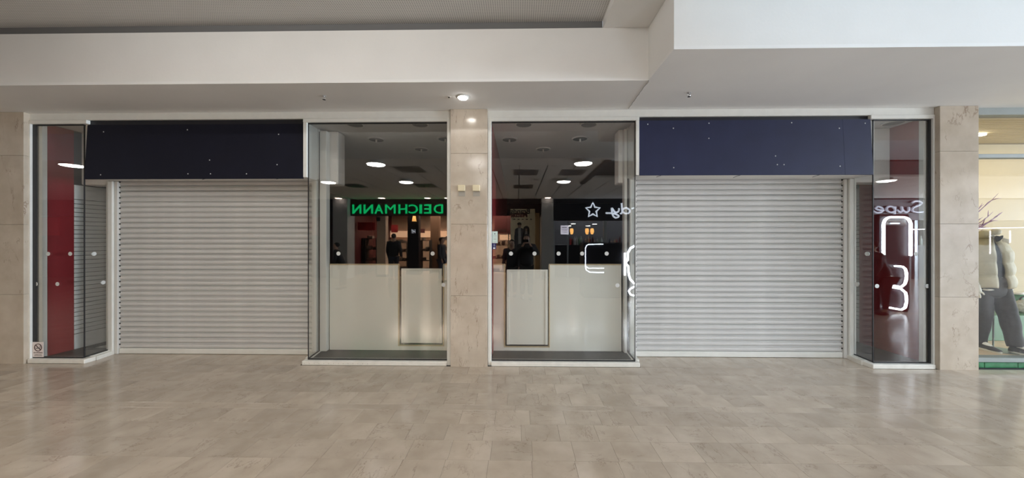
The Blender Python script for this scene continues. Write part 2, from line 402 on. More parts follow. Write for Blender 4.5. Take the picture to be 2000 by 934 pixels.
# joint crack where the two soffits meet
bm = bmesh.new(); pts = []
for k in range(15):
    t = k / 14; q = HZ(1228 + (1268 - 1228) * t, 212 + (157 - 212) * t, CEIL - 0.0005)
    pts.append((q.x + random.uniform(-0.006, 0.006), q.y, q.z))
tube(bm, pts, 0.0035, 5); link('joint_crack', bm, 'crack', ceiling)
ZF = 3.77                                   # top of the white fascia / shelf level
box('fascia', -24, XC, YC1 - 0.0, YC1 + 0.03, CEIL + 0.03, ZF, 'plaster', ceiling)
box('fascia', XC - 0.0, XC + 0.03, YC2, YC1 + 0.03, CEIL + 0.03, ZF, 'plaster', ceiling)
box('fascia', XC + 0.03, 24, YC2, YC2 + 0.03, CEIL + 0.03, 6.4, 'plaster', ceiling)
box('shelf_soffit', 0.878, XC + 0.03, YV0, YC1 + 0.03, ZF, ZF + 0.03, 'plaster', ceiling)
box('shelf_face', 0.878, 0.90, YV0, YC1 + 0.02, ZF + 0.03, 3.90, 'plaster', ceiling)
box('void_wall', XC, XC + 0.03, YV0, YC2 - 0.001, ZF + 0.03, 6.4, 'plaster', ceiling)
box('upstand', -24, 0.878, YC1 + 0.03, YC1 + 0.06, ZF - 0.02, 3.90, 'vent_grey', ceiling)  # shadow band above the fascia, its shade put into the dark grey
for k in range(9):
    x1 = 0.878 - k * 1.6
    box('mesh_panel', x1 - 1.5996, x1, YV0, YC1 + 0.03, 3.855, 3.868, 'perforated', ceiling)
box('coffer_back', -24, XC, YV0 - 0.03, YV0, CEIL + 0.03, 3.90, 'plaster', ceiling)
box('void_wall', XC, XV, YV0 - 0.03, YV0, CEIL + 0.03, 6.4, 'plaster', ceiling)
box('void_wall', XV - 0.03, XV, YV1, YV0 - 0.03, CEIL + 0.03, 6.4, 'plaster', ceiling)
box('void_wall', XV, 13, YV1 - 0.03, YV1, CEIL + 0.03, 6.4, 'plaster', ceiling)
box('void_wall', 13, 13.03, YV1, YC2, CEIL + 0.03, 6.4, 'plaster', ceiling)
box('void_top', XC, 13.03, YV1 - 0.03, YC2 + 0.03, 6.4, 6.43, 'plaster', ceiling)
box('soffit', -24, XV, -3.05, YV0, CEIL, CEIL + 0.03, 'ceiling_white', ceiling)
box('soffit', XV, 24, -4.95, YV1, CEIL, CEIL + 0.03, 'ceiling_white', ceiling)
box('soffit', 13, 24, YV1, YC2, CEIL, CEIL + 0.03, 'ceiling_white', ceiling)
box('slot_backing', -24, 24, -9.3, -3.05, CEIL + 0.05, CEIL + 0.08, 'slot_dark', ceiling)
x = -23.9
while x < 23.4:
    ya = -3.07 if x + 0.63 < XV else -4.97
    box('ceiling_panel', x + 0.012, x + 0.618, -9.25, ya, CEIL, CEIL + 0.012, 'ceiling_white', ceiling); x += 0.63
for px, py, lb in ((800, 330, 'large square vent in the mall ceiling, mirrored above the last green letters'), (1027, 336, 'square vent mirrored just right of the central pillar, nearer of two in line'), (690, 362, 'small square vent mirrored left of the lit dome lights in the left pane'), (830, 362, 'small square vent mirrored straight above the letter H of the green sign'), (1022, 364, 'square vent mirrored just right of the central pillar, farther of two in line'), (1118, 336, 'square vent mirrored between the lit dome lights of the right pane')):
    t_ = (CEIL - CZ) / ((467 - py) / F); dx, dy, c = ray(px, py); d = dy * t_ - 4.2
    t = thing('air_vent', lb, 'vent', (dx * t_, -d, CEIL), 'vents in the mall ceiling')
    box('grille', t.location.x - 0.30, t.location.x + 0.30, -d - 0.35, -d + 0.35, CEIL - 0.006, CEIL - 0.0005, 'vent_grey', t)
    box('grille_core', t.location.x - 0.24, t.location.x + 0.24, -d - 0.29, -d + 0.29, CEIL - 0.008, CEIL - 0.0062, 'track_dark', t)
t = thing('lighting_track', 'long dark lighting trough running along the rooflight edge', 'light track', (1.86, -3.9, CEIL))
box('trough', 1.79, 1.93, -5.3, -2.6, CEIL - 0.05, CEIL - 0.0005, 'track_dark', t, 0.008)
box('end_cap', 1.785, 1.935, -5.32, -5.30, CEIL - 0.055, CEIL - 0.0005, 'gasket', t)
# dome lights of the mall
dome = None
def dome_light(loc, label):
    global dome
    if dome is None:
        dome = thing('dome_light', label, 'ceiling light', loc, 'round dome lights of the mall ceiling')
        link('bezel', lathe(bmesh.new(), [(0.0, 0.0), (0.135, 0.0), (0.145, -0.055), (0.186, -0.060), (0.188, -0.072), (0.0, -0.070)], 32), 'guide_grey', dome, True)
        link('diffuser', lathe(bmesh.new(), [(0.183, -0.0725), (0.165, -0.088), (0.10, -0.100), (0.0, -0.105)], 32), 'lamp_white', dome, True)
        return dome
    return dup(dome, loc, label)
for row, y, x0, n in (('nearer', -2.62, -9.4, 6), ('farther', -4.8, -9.5, 11)):
    for k in range(n):
        x = x0 + 2.15 * k
        if row == 'farther' and 1.7 < x < 2.0: continue
        dome_light((x, y, CEIL), '%s from the left of the lit dome lights, %s row' % (ORD[k], row))
for k, (px, py) in enumerate(((659, 388), (744, 395), (834, 393), (873, 397), (1070, 384))):
    q = M(px, 390, 8.85)
    t = thing('recessed_lamp', 'small pinkish ceiling lamp by the opposite shops, %s from the left' % ORD[k], 'ceiling light', (q.x, -8.85, CEIL), 'small lamps before the opposite shops')
    box('lens', q.x - 0.10, q.x + 0.10, -8.95, -8.77, CEIL - 0.02, CEIL - 0.0005, 'small_lamp', t, 0.006)
q = HZ(904, 189, CEIL)
t = thing('soffit_spotlight', 'small lit round spotlight in the soffit above the central marble pillar', 'ceiling light', (q.x, q.y, CEIL))
link('bezel', lathe(bmesh.new(), [(0.0, 0.0), (0.07, 0.0), (0.074, -0.006), (0.062, -0.012), (0.0, -0.012)], 28), 'guide_grey', t, True)
link('lens', lathe(bmesh.new(), [(0.056, -0.0125), (0.048, -0.022), (0.0, -0.026)], 28), 'lamp_white', t, True)
q = HZ(877, 189, CEIL)
t = thing('ceiling_sensor', 'tiny round sensor beside the soffit spotlight', 'sensor', (q.x, q.y, CEIL))
link('ring', lathe(bmesh.new(), [(0.0, 0.0), (0.022, 0.0), (0.022, -0.006), (0.0, -0.006)], 16), 'white_frame', t)
link('eye', lathe(bmesh.new(), [(0.012, -0.0062), (0.008, -0.012), (0.0, -0.013)], 12), 'gasket', t)
spr = None
for px, py, lb in ((633, 187, 'sprinkler head in the soffit above the left half of the frontage'), (1346, 181, 'sprinkler head in the wide soffit right of the ceiling joint')):
    q = HZ(px, py, CEIL)
    if spr is None:
        spr = thing('sprinkler', lb, 'sprinkler', (q.x, q.y, CEIL), 'sprinkler heads in the soffit')
        link('rosette', lathe(bmesh.new(), [(0.0, 0.0), (0.024, 0.0), (0.020, -0.004), (0.006, -0.006), (0.006, -0.02), (0.0, -0.02)], 16), 'screw_metal', spr)
        bm = bmesh.new()
        for s in (-1, 1): tube(bm, [(s * 0.005, 0, -0.016), (s * 0.015, 0, -0.028), (s * 0.003, 0, -0.044)], 0.0022, 6)
        link('yoke', bm, 'screw_metal', spr)
        link('deflector', lathe(bmesh.new(), [(0.0, -0.043), (0.017, -0.044), (0.017, -0.046), (0.0, -0.046)], 16), 'gasket', spr)
    else: dup(spr, (q.x, q.y, CEIL), lb)

o = box('wall_left_blocker', -24.1, -24.0, -14, 0.4, 0, CEIL, 'plaster'); o['kind'] = 'structure'  # unseen end wall, added to block ambient light from the left

# ------------------------------------------------------------------ stone pillars
ZJ = [0.0, 0.89, 1.785, 2.67, CEIL]
def pillar(x0, x1, y0, y1, label, m='pillar_marble', zs=ZJ):
    t = thing('stone_pillar', label, 'pillar', ((x0 + x1) / 2, (y0 + y1) / 2, 0))
    for a, b in zip(zs, zs[1:]):
        box('stone_slab', x0, x1, y0, y1, a + (0.001 if a else 0.0), b - 0.0015, m, t, 0.0015)
    box('core', x0 + 0.012, x1 - 0.012, y0 + 0.012, y1 - 0.012, 0.003, zs[-1] - 0.003, 'grey_patch', t)
    return t
pillar(-8.30, -6.318, -0.05, 0.25, 'brown marble-clad pillar at the far left edge of the frontage')
pillar(-0.839, -0.377, -0.05, 0.25, 'narrow central marble-clad pillar between the two middle windows')
pillar(5.155, 5.617, -0.05, 0.25, 'greyer marble-clad pillar between the red window and the clothes shop')
for k, (px, lb) in enumerate(((902, 'left of the two small beige boxes on the central marble pillar'), (930.5, 'right of the two small beige boxes on the central marble pillar'))):
    q = P(px, 368, -0.05); t = thing('wall_box', lb, 'box', (q.x, -0.05, q.z - 0.04), 'beige boxes on the central pillar')
    box('cover', q.x - 0.045, q.x + 0.045, -0.085, -0.0505, q.z - 0.038, q.z + 0.038, 'beige_box', t, 0.004)
    box('base_plate', q.x - 0.042, q.x + 0.044, -0.0535, -0.0502, q.z - 0.10, q.z - 0.0385, 'grey_patch', t)

# white trim band under the soffit
for k, (a, b) in enumerate(((-6.317, -0.841), (-0.375, 5.15))):
    o = box('trim_%d' % (k + 1), a, b, 0.005, 0.25, 3.137, CEIL - 0.001, 'white_frame'); o['kind'] = 'structure'

# ------------------------------------------------------------------ display windows
def bar2(bm, p, q, w, z0, z1):       # upright slab between two plan points
    d = Vector((q[0] - p[0], q[1] - p[1])); d.normalize(); n = Vector((-d.y, d.x)) * (w / 2)
    a = [(p[0] + n.x, p[1] + n.y), (q[0] + n.x, q[1] + n.y), (q[0] - n.x, q[1] - n.y), (p[0] - n.x, p[1] - n.y)]
    lo = [bm.verts.new((*k, z0)) for k in a]; hi = [bm.verts.new((*k, z1)) for k in a]
    bm.faces.new(lo[::-1]); bm.faces.new(hi)
    for i in range(4): bm.faces.new((lo[i], lo[(i + 1) % 4], hi[(i + 1) % 4], hi[i]))
    return bm
GY = 0.030; ZS, ZH = 0.066, 3.088
def window(idx, xj0, xj1, xc, back, side, sill_end):
    """jamb from xj0 to xj1 (against the stone), frameless corner at xc, return glass to (back) ; side = +1 when the corner is right of the jamb"""
    t = struct('window_%d' % idx, ((xj0 + xc) / 2, 0.1, 0)); L = t.location
    def lk(name, bm, m):
        bmesh.ops.translate(bm, verts=bm.verts, vec=(-L.x, -L.y, -L.z)); return link(name, bm, m, t)
    box('jamb', xj0, xj1, -0.005, 0.09, 0, 3.136, 'white_frame', t, 0.003)
    a, b = sorted((xj1, sill_end))
    box('head', a, b, -0.008, 0.09, ZH, 3.136, 'white_frame', t, 0.004)
    box('sill', a, b, -0.03, 0.09, 0.0, ZS - 0.012, 'sill_white', t, 0.005)
    # sill under the return glass
    bm = bmesh.new(); sx = side * 0.028
    bar2(bm, (xc + sx, 0.09), (back[0] + sx, back[1]), 0.095, 0.0, ZS - 0.012); lk('sill', bm, 'sill_white')
    bm = bmesh.new(); bar2(bm, (xc + side * 0.01, 0.088), (back[0] + side * 0.01, back[1]), 0.05, ZS - 0.012, ZS - 0.004); lk('bead', bm, 'white_frame')
    x0, x1 = sorted((xj1, xc))
    box('gasket', x0, x1, GY - 0.012, GY + 0.012, ZS - 0.012, ZS, 'gasket', t)
    box('gasket', x0, x1, GY - 0.012, GY + 0.012, ZH - 0.012, ZH, 'gasket', t)
    box('gasket', xj1, xj1 + side * ({1: 0.040, 4: 0.026}.get(idx, 0.006)), GY - 0.012, GY + 0.012, ZS, ZH - 0.012, 'gasket', t)
    bm = bmesh.new(); bar2(bm, (xc, GY + 0.013), (back[0], back[1]), 0.016, ZS - 0.004, ZS + 0.004); lk('gasket', bm, 'gasket')
    bm = bmesh.new(); bar2(bm, (xc, GY - 0.006), (xc, GY + 0.006), 0.006, ZS, ZH - 0.013); lk('edge_seal', bm, 'gasket')
    bm = bmesh.new(); bar2(bm, (back[0], back[1] - 0.012), (back[0], back[1] + 0.012), 0.024, ZS, ZH - 0.012); lk('gasket', bm, 'gasket')
    bm = bmesh.new(); bx(bm, min(xj1, xc - side * 0.008), max(xj1, xc - side * 0.008), GY - 0.005, GY + 0.005, ZS, ZH - 0.012); g1 = lk('front_pane', bm, 'shop_glass')
    bm = bmesh.new(); bar2(bm, (xc, GY + 0.008), (back[0], back[1] - 0.014), 0.010, ZS + 0.004, ZH - 0.012); g2 = lk('return_pane', bm, 'shop_glass')
    return t, g1, g2
W1, w1f, w1r = window(1, -6.39, -6.302, -5.628, (-5.680, 0.35), 1, -5.552)
W2, w2f, w2r = window(2, -0.842, -0.893, -2.688, (-2.727, 0.35), -1, -2.735)
W3, w3f, w3r = window(3, -0.374, -0.331, 1.482, (1.498, 0.35), 1, 1.525)
W4, w4f, w4r = window(4, 5.152, 5.131, 4.434, (4.482, 0.35), -1, 4.374)
box('inner_jamb', 5.07, 5.105, 0.046, 0.092, 0.055, 3.088, 'white_frame', W4)
box('inner_jamb', -6.262, -6.213, 0.046, 0.092, 0.055, 3.088, 'white_frame', W1)
# dot stickers on the panes
def dots(parent, pts, y=GY - 0.0058):
    for px, py in pts:
        q = P(px, py, y); bm = cyl(bmesh.new(), (0, 0, 0), 0.026, 0.026, 0.0012, 20, 'Y')
        o = link('dot_sticker', bm, 'dot_grey', parent); o.location = q - parent.location
dots(W1, ((94, 496), (137, 496), (70, 555), (112, 555)))
dots(W2, ((661, 495.5), (845, 495.5), (866, 556.5)))
dots(W3, ((998, 495.5), (1044, 495.5), (1091, 495.5), (1137, 495.5), (1185, 495.5), (1206, 557.5)))
dots(W4, ((1789, 496), (1713, 559), (1811, 559)))
for par, px, py, p, q in ((W1, 183, 496, (-5.628, .03), (-5.680, .35)), (W1, 201, 552, (-5.628, .03), (-5.680, .35)), (W4, 1694, 496, (4.434, .03), (4.482, .35)), (W4, 1674, 555, (4.434, .03), (4.482, .35))):
    dx, dy, c = ray(px, py); ex, ey = q[0] - p[0], q[1] - p[1]
    s = (dx * (p[1] - CY) - dy * p[0]) / (dy * ex - dx * ey); X, Y = p[0] + s * ex, p[1] + s * ey; tt = (Y - CY) / dy
    bm = cyl(bmesh.new(), (0, 0, 0), 0.026, 0.026, 0.012, 20, 'X'); o = link('dot_sticker', bm, 'dot_grey', par); o.location = Vector((X, Y, CZ + c * tt)) - par.location

bm = bmesh.new()
for k in range(14): cyl(bm, (-2.70 + 0.062 * k, -0.0302, 0.024), 0.004, 0.004, 0.001, 6, 'Y')
bmesh.ops.translate(bm, verts=bm.verts, vec=-W2.location); o = link('rivet_holes', bm, 'grey_patch', W2); o['kind'] = 'stuff'
# posts and guide rails beside the shutters
def post(name, x0, x1, y0, y1, z1, m, label, cat='post'):
    o = box(name, x0, x1, y0, y1, 0.0, z1, m, None, 0.003); return tag(o, label, cat)
for par, x0, x1 in ((W1, -5.722, -5.690), (W2, -2.720, -2.630), (W3, 1.445, 1.484), (W4, 4.502, 4.532)):
    box('rear_post', x0, x1, 0.33, 0.42, 0.055, 3.09, 'white_frame', par, 0.003)
for par, x0, x1 in ((W1, -5.662, -5.60), (W2, -2.783, -2.750), (W3, 1.512, 1.55), (W4, 4.42, 4.472)):
    box('corner_post', x0, x1, 0.30, 0.42, 0.0, 2.40, 'white_frame', par, 0.004)

# ------------------------------------------------------------------ roller shutters
PITCH = 0.073
def shutter(x0, x1, label):
    t = thing('roller_shutter', label, 'shutter', ((x0 + x1) / 2, 0.36, 0), 'closed roller shutters'); hx = (x1 - x0) / 2
    prof = [(0.0, 0.008), (0.0035, 0.008), (0.0045, -0.001), (0.010, -0.004), (0.022, -0.0085), (0.036, -0.0090), (0.050, -0.0055), (0.0575, 0.000), (0.0600, 0.002), (0.0612, -0.006), (0.0630, -0.0125), (0.0655, -0.0130), (0.0705, -0.005), (0.0728, 0.008)]
    bm = bmesh.new(); n = 2
    cols = [[bm.verts.new((-hx + 2 * hx * i / (n - 1), y, z)) for z, y in prof] for i in range(n)]
    for a, b in zip(cols, cols[1:]):
        for i in range(len(prof) - 1): bm.faces.new((a[i], b[i], b[i + 1], a[i + 1]))
    bm.faces.new([cols[0][0], cols[0][-1], cols[1][-1], cols[1][0]])
    s0 = link('slat', bm, 'shutter_white', t); s0.location = (0, 0, 0.078)
    for k in range(1, 32):
        s = s0.copy(); COL.objects.link(s); s.parent = t; s.location = (random.uniform(-.001, .001), random.uniform(-.0012, .0012), 0.078 + PITCH * k)
        s.rotation_euler = (random.uniform(-0.012, 0.012), random.uniform(-0.0004, 0.0004), 0)
    box('bottom_bar', x0, x1, 0.342, 0.372, 0.004, 0.076, 'white_frame', t, 0.004)
    box('bottom_seal', x0, x1, 0.35, 0.366, 0.0005, 0.004, 'gasket', t)
    for xx in (x0 - 0.045, x1 + 0.003):
        r = box('guide_rail', xx, xx + 0.042, 0.325, 0.392, 0.001, 2.40, 'guide_grey', t, 0.003)
    # ragged end locks in the guides
    bm = bmesh.new()
    for k in range(32):
        for xx in (x0 + 0.004, x1 - 0.004): bx(bm, xx - 0.006, xx + 0.006, 0.345, 0.353, 0.078 + PITCH * k + 0.044, 0.078 + PITCH * k + 0.060)
    bmesh.ops.translate(bm, verts=bm.verts, vec=-t.location)
    o = link('end_locks', bm, 'dark_groove', t); o['kind'] = 'stuff'
    return t
shutter(-5.552, -2.832, 'closed white slatted roller shutter in the left recess')
shutter(1.605, 4.365, 'closed white slatted roller shutter in the right recess')

# boxed bulkheads above the shutters (behind the navy boards)
def bulk(k, xa, xb, xc, xd):
    t = struct('wall_bulkhead_%d' % k, ((xa + xb) / 2, 0.3, 2.4))
    box('front_casing', xa, xb, 0.045, 0.33, 2.405, 3.135, 'plaster', t)
    box('shutter_housing', xc, xd, 0.425, 0.62, 2.37, 3.115, 'plaster', t, 0.012)
    box('lintel', xa - 0.02, xb + 0.02, 0.33, 0.425, 2.42, 3.115, 'plaster', t)
bulk(1, -5.655, -2.755, -6.205, -2.52)
bulk(2, 1.51, 4.465, 1.395, 5.085)

# ------------------------------------------------------------------ navy boards
def board(label, xa, xb, z0, z1, seams, screws, strips, m='navy_board'):
    t = thing('blank_sign_board', label, 'sign board', ((xa + xb) / 2, 0.0, z0), 'blank navy sign boards')
    xs = [xa] + seams + [xb]
    for a, b in zip(xs, xs[1:]):
        bm = bmesh.new(); a += 0.001; b -= 0.001
        v = []                          # leans back slightly at the top
        for x in (a, b):
            for z, y in ((z0, -0.020), (z1, 0.012)): v.append((x, y, z)); v.append((x, y + 0.018, z))
        vs = [bm.verts.new((Vector(p) - t.location)) for p in v]
        for q in ((0, 1, 3, 2), (4, 6, 7, 5), (0, 4, 5, 1), (2, 3, 7, 6), (0, 2, 6, 4), (1, 5, 7, 3)): bm.faces.new([vs[i] for i in q])
        link('board_panel', bm, m, t)
    box('top_gap', xa, xb, 0.032, 0.042, z1 - 0.03, 3.135, 'fascia_black', t)
    for px, py in screws:
        q = P(px, py, -0.004); fr = (q.z - z0) / (z1 - z0); y = -0.020 + 0.032 * fr
        bm = lathe(bmesh.new(), [(0.0, 0.003), (0.006, 0.002), (0.008, 0.0), (0.0, 0.0)], 10)
        o = link('screw', bm, 'screw_metal', t); o.rotation_euler = (R(90), 0, 0); o.location = Vector((q.x, y, q.z)) - t.location
    for px, py, dx in strips:          # loose ends of packing strip hanging under the board
        q = P(px, py, -0.005); pts = [(q.x + dx * s, -0.006, q.z + 0.035 * math.sin(s * 1.5)) for s in [i / 6 for i in range(7)]]
        bm = tube(bmesh.new(), pts, 0.003, 5); bmesh.ops.translate(bm, verts=bm.verts, vec=-t.location); link('loose_strip', bm, 'gasket', t)
    return t
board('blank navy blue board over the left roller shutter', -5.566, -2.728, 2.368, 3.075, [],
      ((200, 257), (199, 342), (364, 253), (410, 313), (369, 340), (413, 340), (483, 340), (543, 262), (542, 322)), ((540, 350, 0.28), (395, 351, 0.22)), 'navy_shaded')
board('blank navy blue board over the right roller shutter, with a seam near its right end', 1.522, 4.388, 2.395, 3.09, [4.045],
      ((1266, 242), (1316, 250), (1386, 240), (1385, 270), (1315, 328), (1514, 305), (1517, 322), (1530, 322), (1548, 239), (1641, 250), (1639, 325), (1692, 240)), ((1282, 346, 0.14), (1432, 347, 0.13), (1587, 346, 0.15)))
o = box('batten', -2.727, -2.680, -0.016, 0.012, 2.385, 3.085, 'white_frame', None, 0.003); tag(o, 'white upright batten at the right end of the left navy board', 'batten')
o = box('batten', 1.480, 1.520, -0.016, 0.012, 2.40, 3.085, 'white_frame', None, 0.003); tag(o, 'white upright batten at the left end of the right navy board', 'batten')

# ------------------------------------------------------------------ inside the empty unit
for n, a, b in ((1, -6.2, -2.75), (2, 1.49, 5.09)): pass
inside = struct('floor_unit'); 
box('shop_floor', -6.3, 5.15, 0.44, 10, -0.10, 0.0, 'screed', inside)
box('display_deck', -6.20, -5.69, 0.092, 0.44, 0.002, 0.052, 'vinyl_floor', inside); box('display_deck', -2.70, -0.895, 0.092, 0.44, 0.002, 0.052, 'vinyl_floor', inside)
box('display_deck', -0.33, 1.475, 0.092, 0.44, 0.002, 0.052, 'vinyl_floor', inside); box('display_deck', 4.50, 5.09, 0.092, 0.9, 0.002, 0.052, 'vinyl_floor', inside)
ic = struct('ceiling_unit'); ZI = 3.12
box('ceiling_board', -6.3, 5.15, 0.095, 10, ZI, ZI + 0.02, 'shop_ceiling', ic)
o = box('wall_unit_back', -6.3, 5.15, 10, 10.05, 0, 3.12, 'shop_dark'); o['kind'] = 'structure'
wl = struct('wall_unit_left'); box('backing', -6.30, -6.225, 0.095, 10, 0, ZI - 0.002, 'shop_dark', wl)
box('red_panel', -6.225, -6.212, 0.095, 0.355, 0.053, ZI - 0.003, 'red_wall', wl)
wr = struct('wall_unit_right'); box('backing', 5.115, 5.145, 0.095, 10, 0, ZI - 0.002, 'shop_dark', wr)
box('red_panel', 5.095, 5.115, 0.095, 0.85, 0.053, ZI - 0.003, 'red_wall', wr)
wp = struct('wall_unit_centre'); box('backing', -0.80, -0.352, 0.255, 6.5, 0, ZI - 0.002, 'shop_dark', wp)
box('red_panel', -0.352, -0.337, 0.095, 6.5, 0.053, ZI - 0.003, 'red_wall', wp)
# slatwall boards beyond the red panels
for par, x0, x1, ya, yb in ((wl, -6.224, -6.206, 0.358, 2.6), (wr, 5.098, 5.114, 0.853, 2.6)):
    n = 31; s0 = None
    for k in range(n):
        s = box('slat_board', x0, x1, ya, yb, 0.27 + 0.061 * k, 0.27 + 0.061 * k + 0.054, 'slat_board', par, 0.003)
    box('slat_board', x0, x1, ya, yb, 0.053, 0.262, 'slat_board', par, 0.003)
    box('slat_board', x0, x1, ya, yb, 0.27 + 0.061 * n, 2.36, 'slat_board', par, 0.003)
# display backs: fixed cream panels with a lift-out hatch
def display_back(label, parts, za, group, rail):
    t = thing('low_partition', label, 'display panel', ((parts[0][0] + parts[-1][1]) / 2, 0.40, 0.053), group)
    for a, b in parts:
        box('cream_panel', a, b, 0.395, 0.42, 0.054, za, 'panel_cream', t, 0.002)
        box('edge_trim', a, b, 0.388, 0.424, za, za + 0.016, 'wood_edge', t, 0.002)
    for k in range(len(parts) - 1):
        a, b = parts[k][1], parts[k + 1][0]
        box('bottom_rail', a, b, 0.396, 0.42, 0.054, rail, 'panel_cream', t, 0.002)
        box('edge_trim', a, b, 0.389, 0.424, rail, rail + 0.016, 'wood_edge', t)
        box('edge_trim', a - 0.012, a + 0.004, 0.386, 0.424, rail, za, 'wood_edge', t); box('edge_trim', b - 0.004, b + 0.012, 0.386, 0.424, rail, za, 'wood_edge', t)
display_back('cream waist-high back panels of the window left of the central pillar', ((-2.62, -1.645), (-1.03, -0.80)), 1.238, 'cream display backs', 0.115)
display_back('cream waist-high back panels of the window right of the central pillar', ((-0.335, -0.175), (0.432, 1.425)), 1.24, 'cream display backs', 0.105)
def hatch(label, xa, xb, z0, z1):
    t = thing('hatch_panel', label, 'hatch', ((xa + xb) / 2, 0.375, z0), 'lift-out hatch panels')
    box('leaf', xa, xb, 0.372, 0.384, z0, z1, 'panel_cream', t)
    f = 0.035
    for a, b, c, d in ((xa, xa + f, z0, z1), (xb - f, xb, z0, z1), (xa + f + 0.002, xb - f - 0.002, z1 - f * 0.8, z1)):
        box('frame_strip', a, b, 0.364, 0.3715, c, d, 'panel_cream', t, 0.002)
    box('shadow_backing', xa - 0.004, xb + 0.004, 0.388, 0.394, z0 - 0.025, z1 - 0.02, 'dark_groove', t)
hatch('cream framed hatch in the display back left of the central pillar', -1.605, -1.045, 0.165, 1.192)
hatch('cream framed hatch in the display back right of the central pillar', -0.150, 0.412, 0.150, 1.180)
# unlit downlights in the unit
dl = None; uk = 0
for px, py in ((735, 272), (870, 271), (823, 291), (995, 272), (1133, 270.5), (1061, 291)):
    q = HZ(px, py, ZI); lb = '%s from the left of the unlit downlights in the empty shop' % ORD[[735, 823, 870, 995, 1061, 1133].index(px)]
    if dl is None:
        dl = thing('open_downlight', lb, 'downlight', (q.x, q.y, ZI), 'unlit downlights inside the empty shop')
        link('reflector', lathe(bmesh.new(), [(0.0, -0.002), (0.105, -0.002), (0.105, -0.012), (0.0, -0.006)], 28), 'lamp_dark', dl)
        link('rim', lathe(bmesh.new(), [(0.105, 0.0), (0.125, 0.0), (0.122, -0.014), (0.106, -0.014), (0.106, -0.002)], 28), 'shop_ceiling', dl)
        link('bulb', lathe(bmesh.new(), [(0.0, -0.005), (0.012, -0.006), (0.014, -0.03), (0.010, -0.05), (0.0, -0.054)], 12), 'paper_white', dl)
    else: dup(dl, (q.x, q.y, ZI), lb)
rl = None
for k, (px, py) in enumerate(((693, 240), (820, 240), (1023, 240), (1150, 240), (1745, 237))):
    q = HZ(px, py + 1, ZI); lb = '%s from the left of the flat round lights behind the glass' % ORD[k]
    if rl is None:
        rl = thing('flat_round_light', lb, 'ceiling light', (q.x, q.y, ZI), 'flat round lights inside the empty shop')
        link('rim', lathe(bmesh.new(), [(0.10, 0.0), (0.115, 0.0), (0.112, -0.02), (0.10, -0.022)], 28), 'guide_grey', rl)
        link('lens', lathe(bmesh.new(), [(0.0, -0.003), (0.10, -0.003), (0.10, -0.016), (0.0, -0.02)], 28), 'vent_grey', rl)
    else: dup(rl, (q.x, q.y, ZI), lb)

# ------------------------------------------------------------------ notices on the glass
t = thing('no_smoking_notice', 'small white no smoking notice in the bottom corner of the far left window', 'notice', (-6.225, GY - 0.0125, 0.068))
box('card', -6.298, -6.152, GY - 0.0150, GY - 0.0125, 0.068, 0.262, 'notice_pink', t)
yy = GY - 0.0160; cx, cz = -6.222, 0.192
bm = bmesh.new(); tube(bm, [(cx + 0.046 * math.cos(a), yy, cz + 0.046 * math.sin(a)) for a in [2 * math.pi * i / 32 for i in range(32)]], 0.0042, 6, True); bmesh.ops.translate(bm, verts=bm.verts, vec=-t.location); link('ban_ring', bm, 'notice_ink', t)
bm = bmesh.new(); tube(bm, [(cx - 0.033, yy, cz + 0.033), (cx + 0.033, yy, cz - 0.033)], 0.0042, 6); bmesh.ops.translate(bm, verts=bm.verts, vec=-t.location); link('ban_slash', bm, 'notice_ink', t)
bm = bmesh.new(); tube(bm, [(cx - 0.026, yy, cz - 0.010), (cx + 0.022, yy, cz - 0.006)], 0.005, 6)
tube(bm, [(cx + 0.024, yy, cz + 0.0), (cx + 0.030, yy, cz + 0.008), (cx + 0.022, yy, cz + 0.016), (cx + 0.028, yy, cz + 0.024)], 0.002, 5); bmesh.ops.translate(bm, verts=bm.verts, vec=-t.location); link('cigarette', bm, 'poster_dark', t)
text_obj('lettering', 'NO SMOKING', 0.019, 'notice_ink', t, (cx, yy, 0.118), (R(90), 0, 0), 0.0006, 'CENTER')
text_obj('small_lettering', 'It is against the law to', 0.0105, 'notice_ink', t, (cx, yy, 0.098), (R(90), 0, 0), 0.0006, 'CENTER')
text_obj('small_lettering', 'smoke in these premises', 0.0105, 'notice_ink', t, (cx, yy, 0.084), (R(90), 0, 0), 0.0006, 'CENTER')
a, b = P(961, 452, GY - .007), P(972, 475, GY - .007)
t = thing('window_notice', 'pale green paper notice on the glass edge beside the central pillar', 'notice', ((a.x + b.x) / 2, GY - 0.006, b.z))
box('sheet', a.x, b.x, GY - 0.0075, GY - 0.006, b.z, a.z, 'notice_green', t)
bm = cyl(bmesh.new(), (0, -0.002, 0.118), 0.007, 0.007, 0.001, 12, 'Y'); link('printed_seal', bm, 'poster_dark', t)
bm = bmesh.new()
for z, wd, th in ((0.095, 0.02, 0.002), (0.088, 0.024, 0.002), (0.070, 0.022, 0.002), (0.048, 0.018, 0.006), (0.016, 0.026, 0.002)): bx(bm, -wd, wd, -0.0022, -0.0016, z, z + th)
link('printed_lines', bm, 'stone_grey', t)
a, b = P(961, 475.5, GY - .007), P(969, 487, GY - .007)
t = thing('window_sticker', 'small dark blue sticker just below the pale green notice', 'sticker', ((a.x + b.x) / 2, GY - 0.006, b.z))
box('film', a.x, b.x, GY - 0.0072, GY - 0.006, b.z, a.z, 'notice_blue', t)
bm = bmesh.new(); bx(bm, -0.012, 0.014, -0.0022, -0.0014, 0.006, 0.022); bx(bm, -0.008, 0.012, -0.0022, -0.0014, 0.040, 0.044); bx(bm, -0.002, 0.003, -0.0022, -0.0014, 0.055, 0.066); link('white_print', bm, 'paper_white', t)

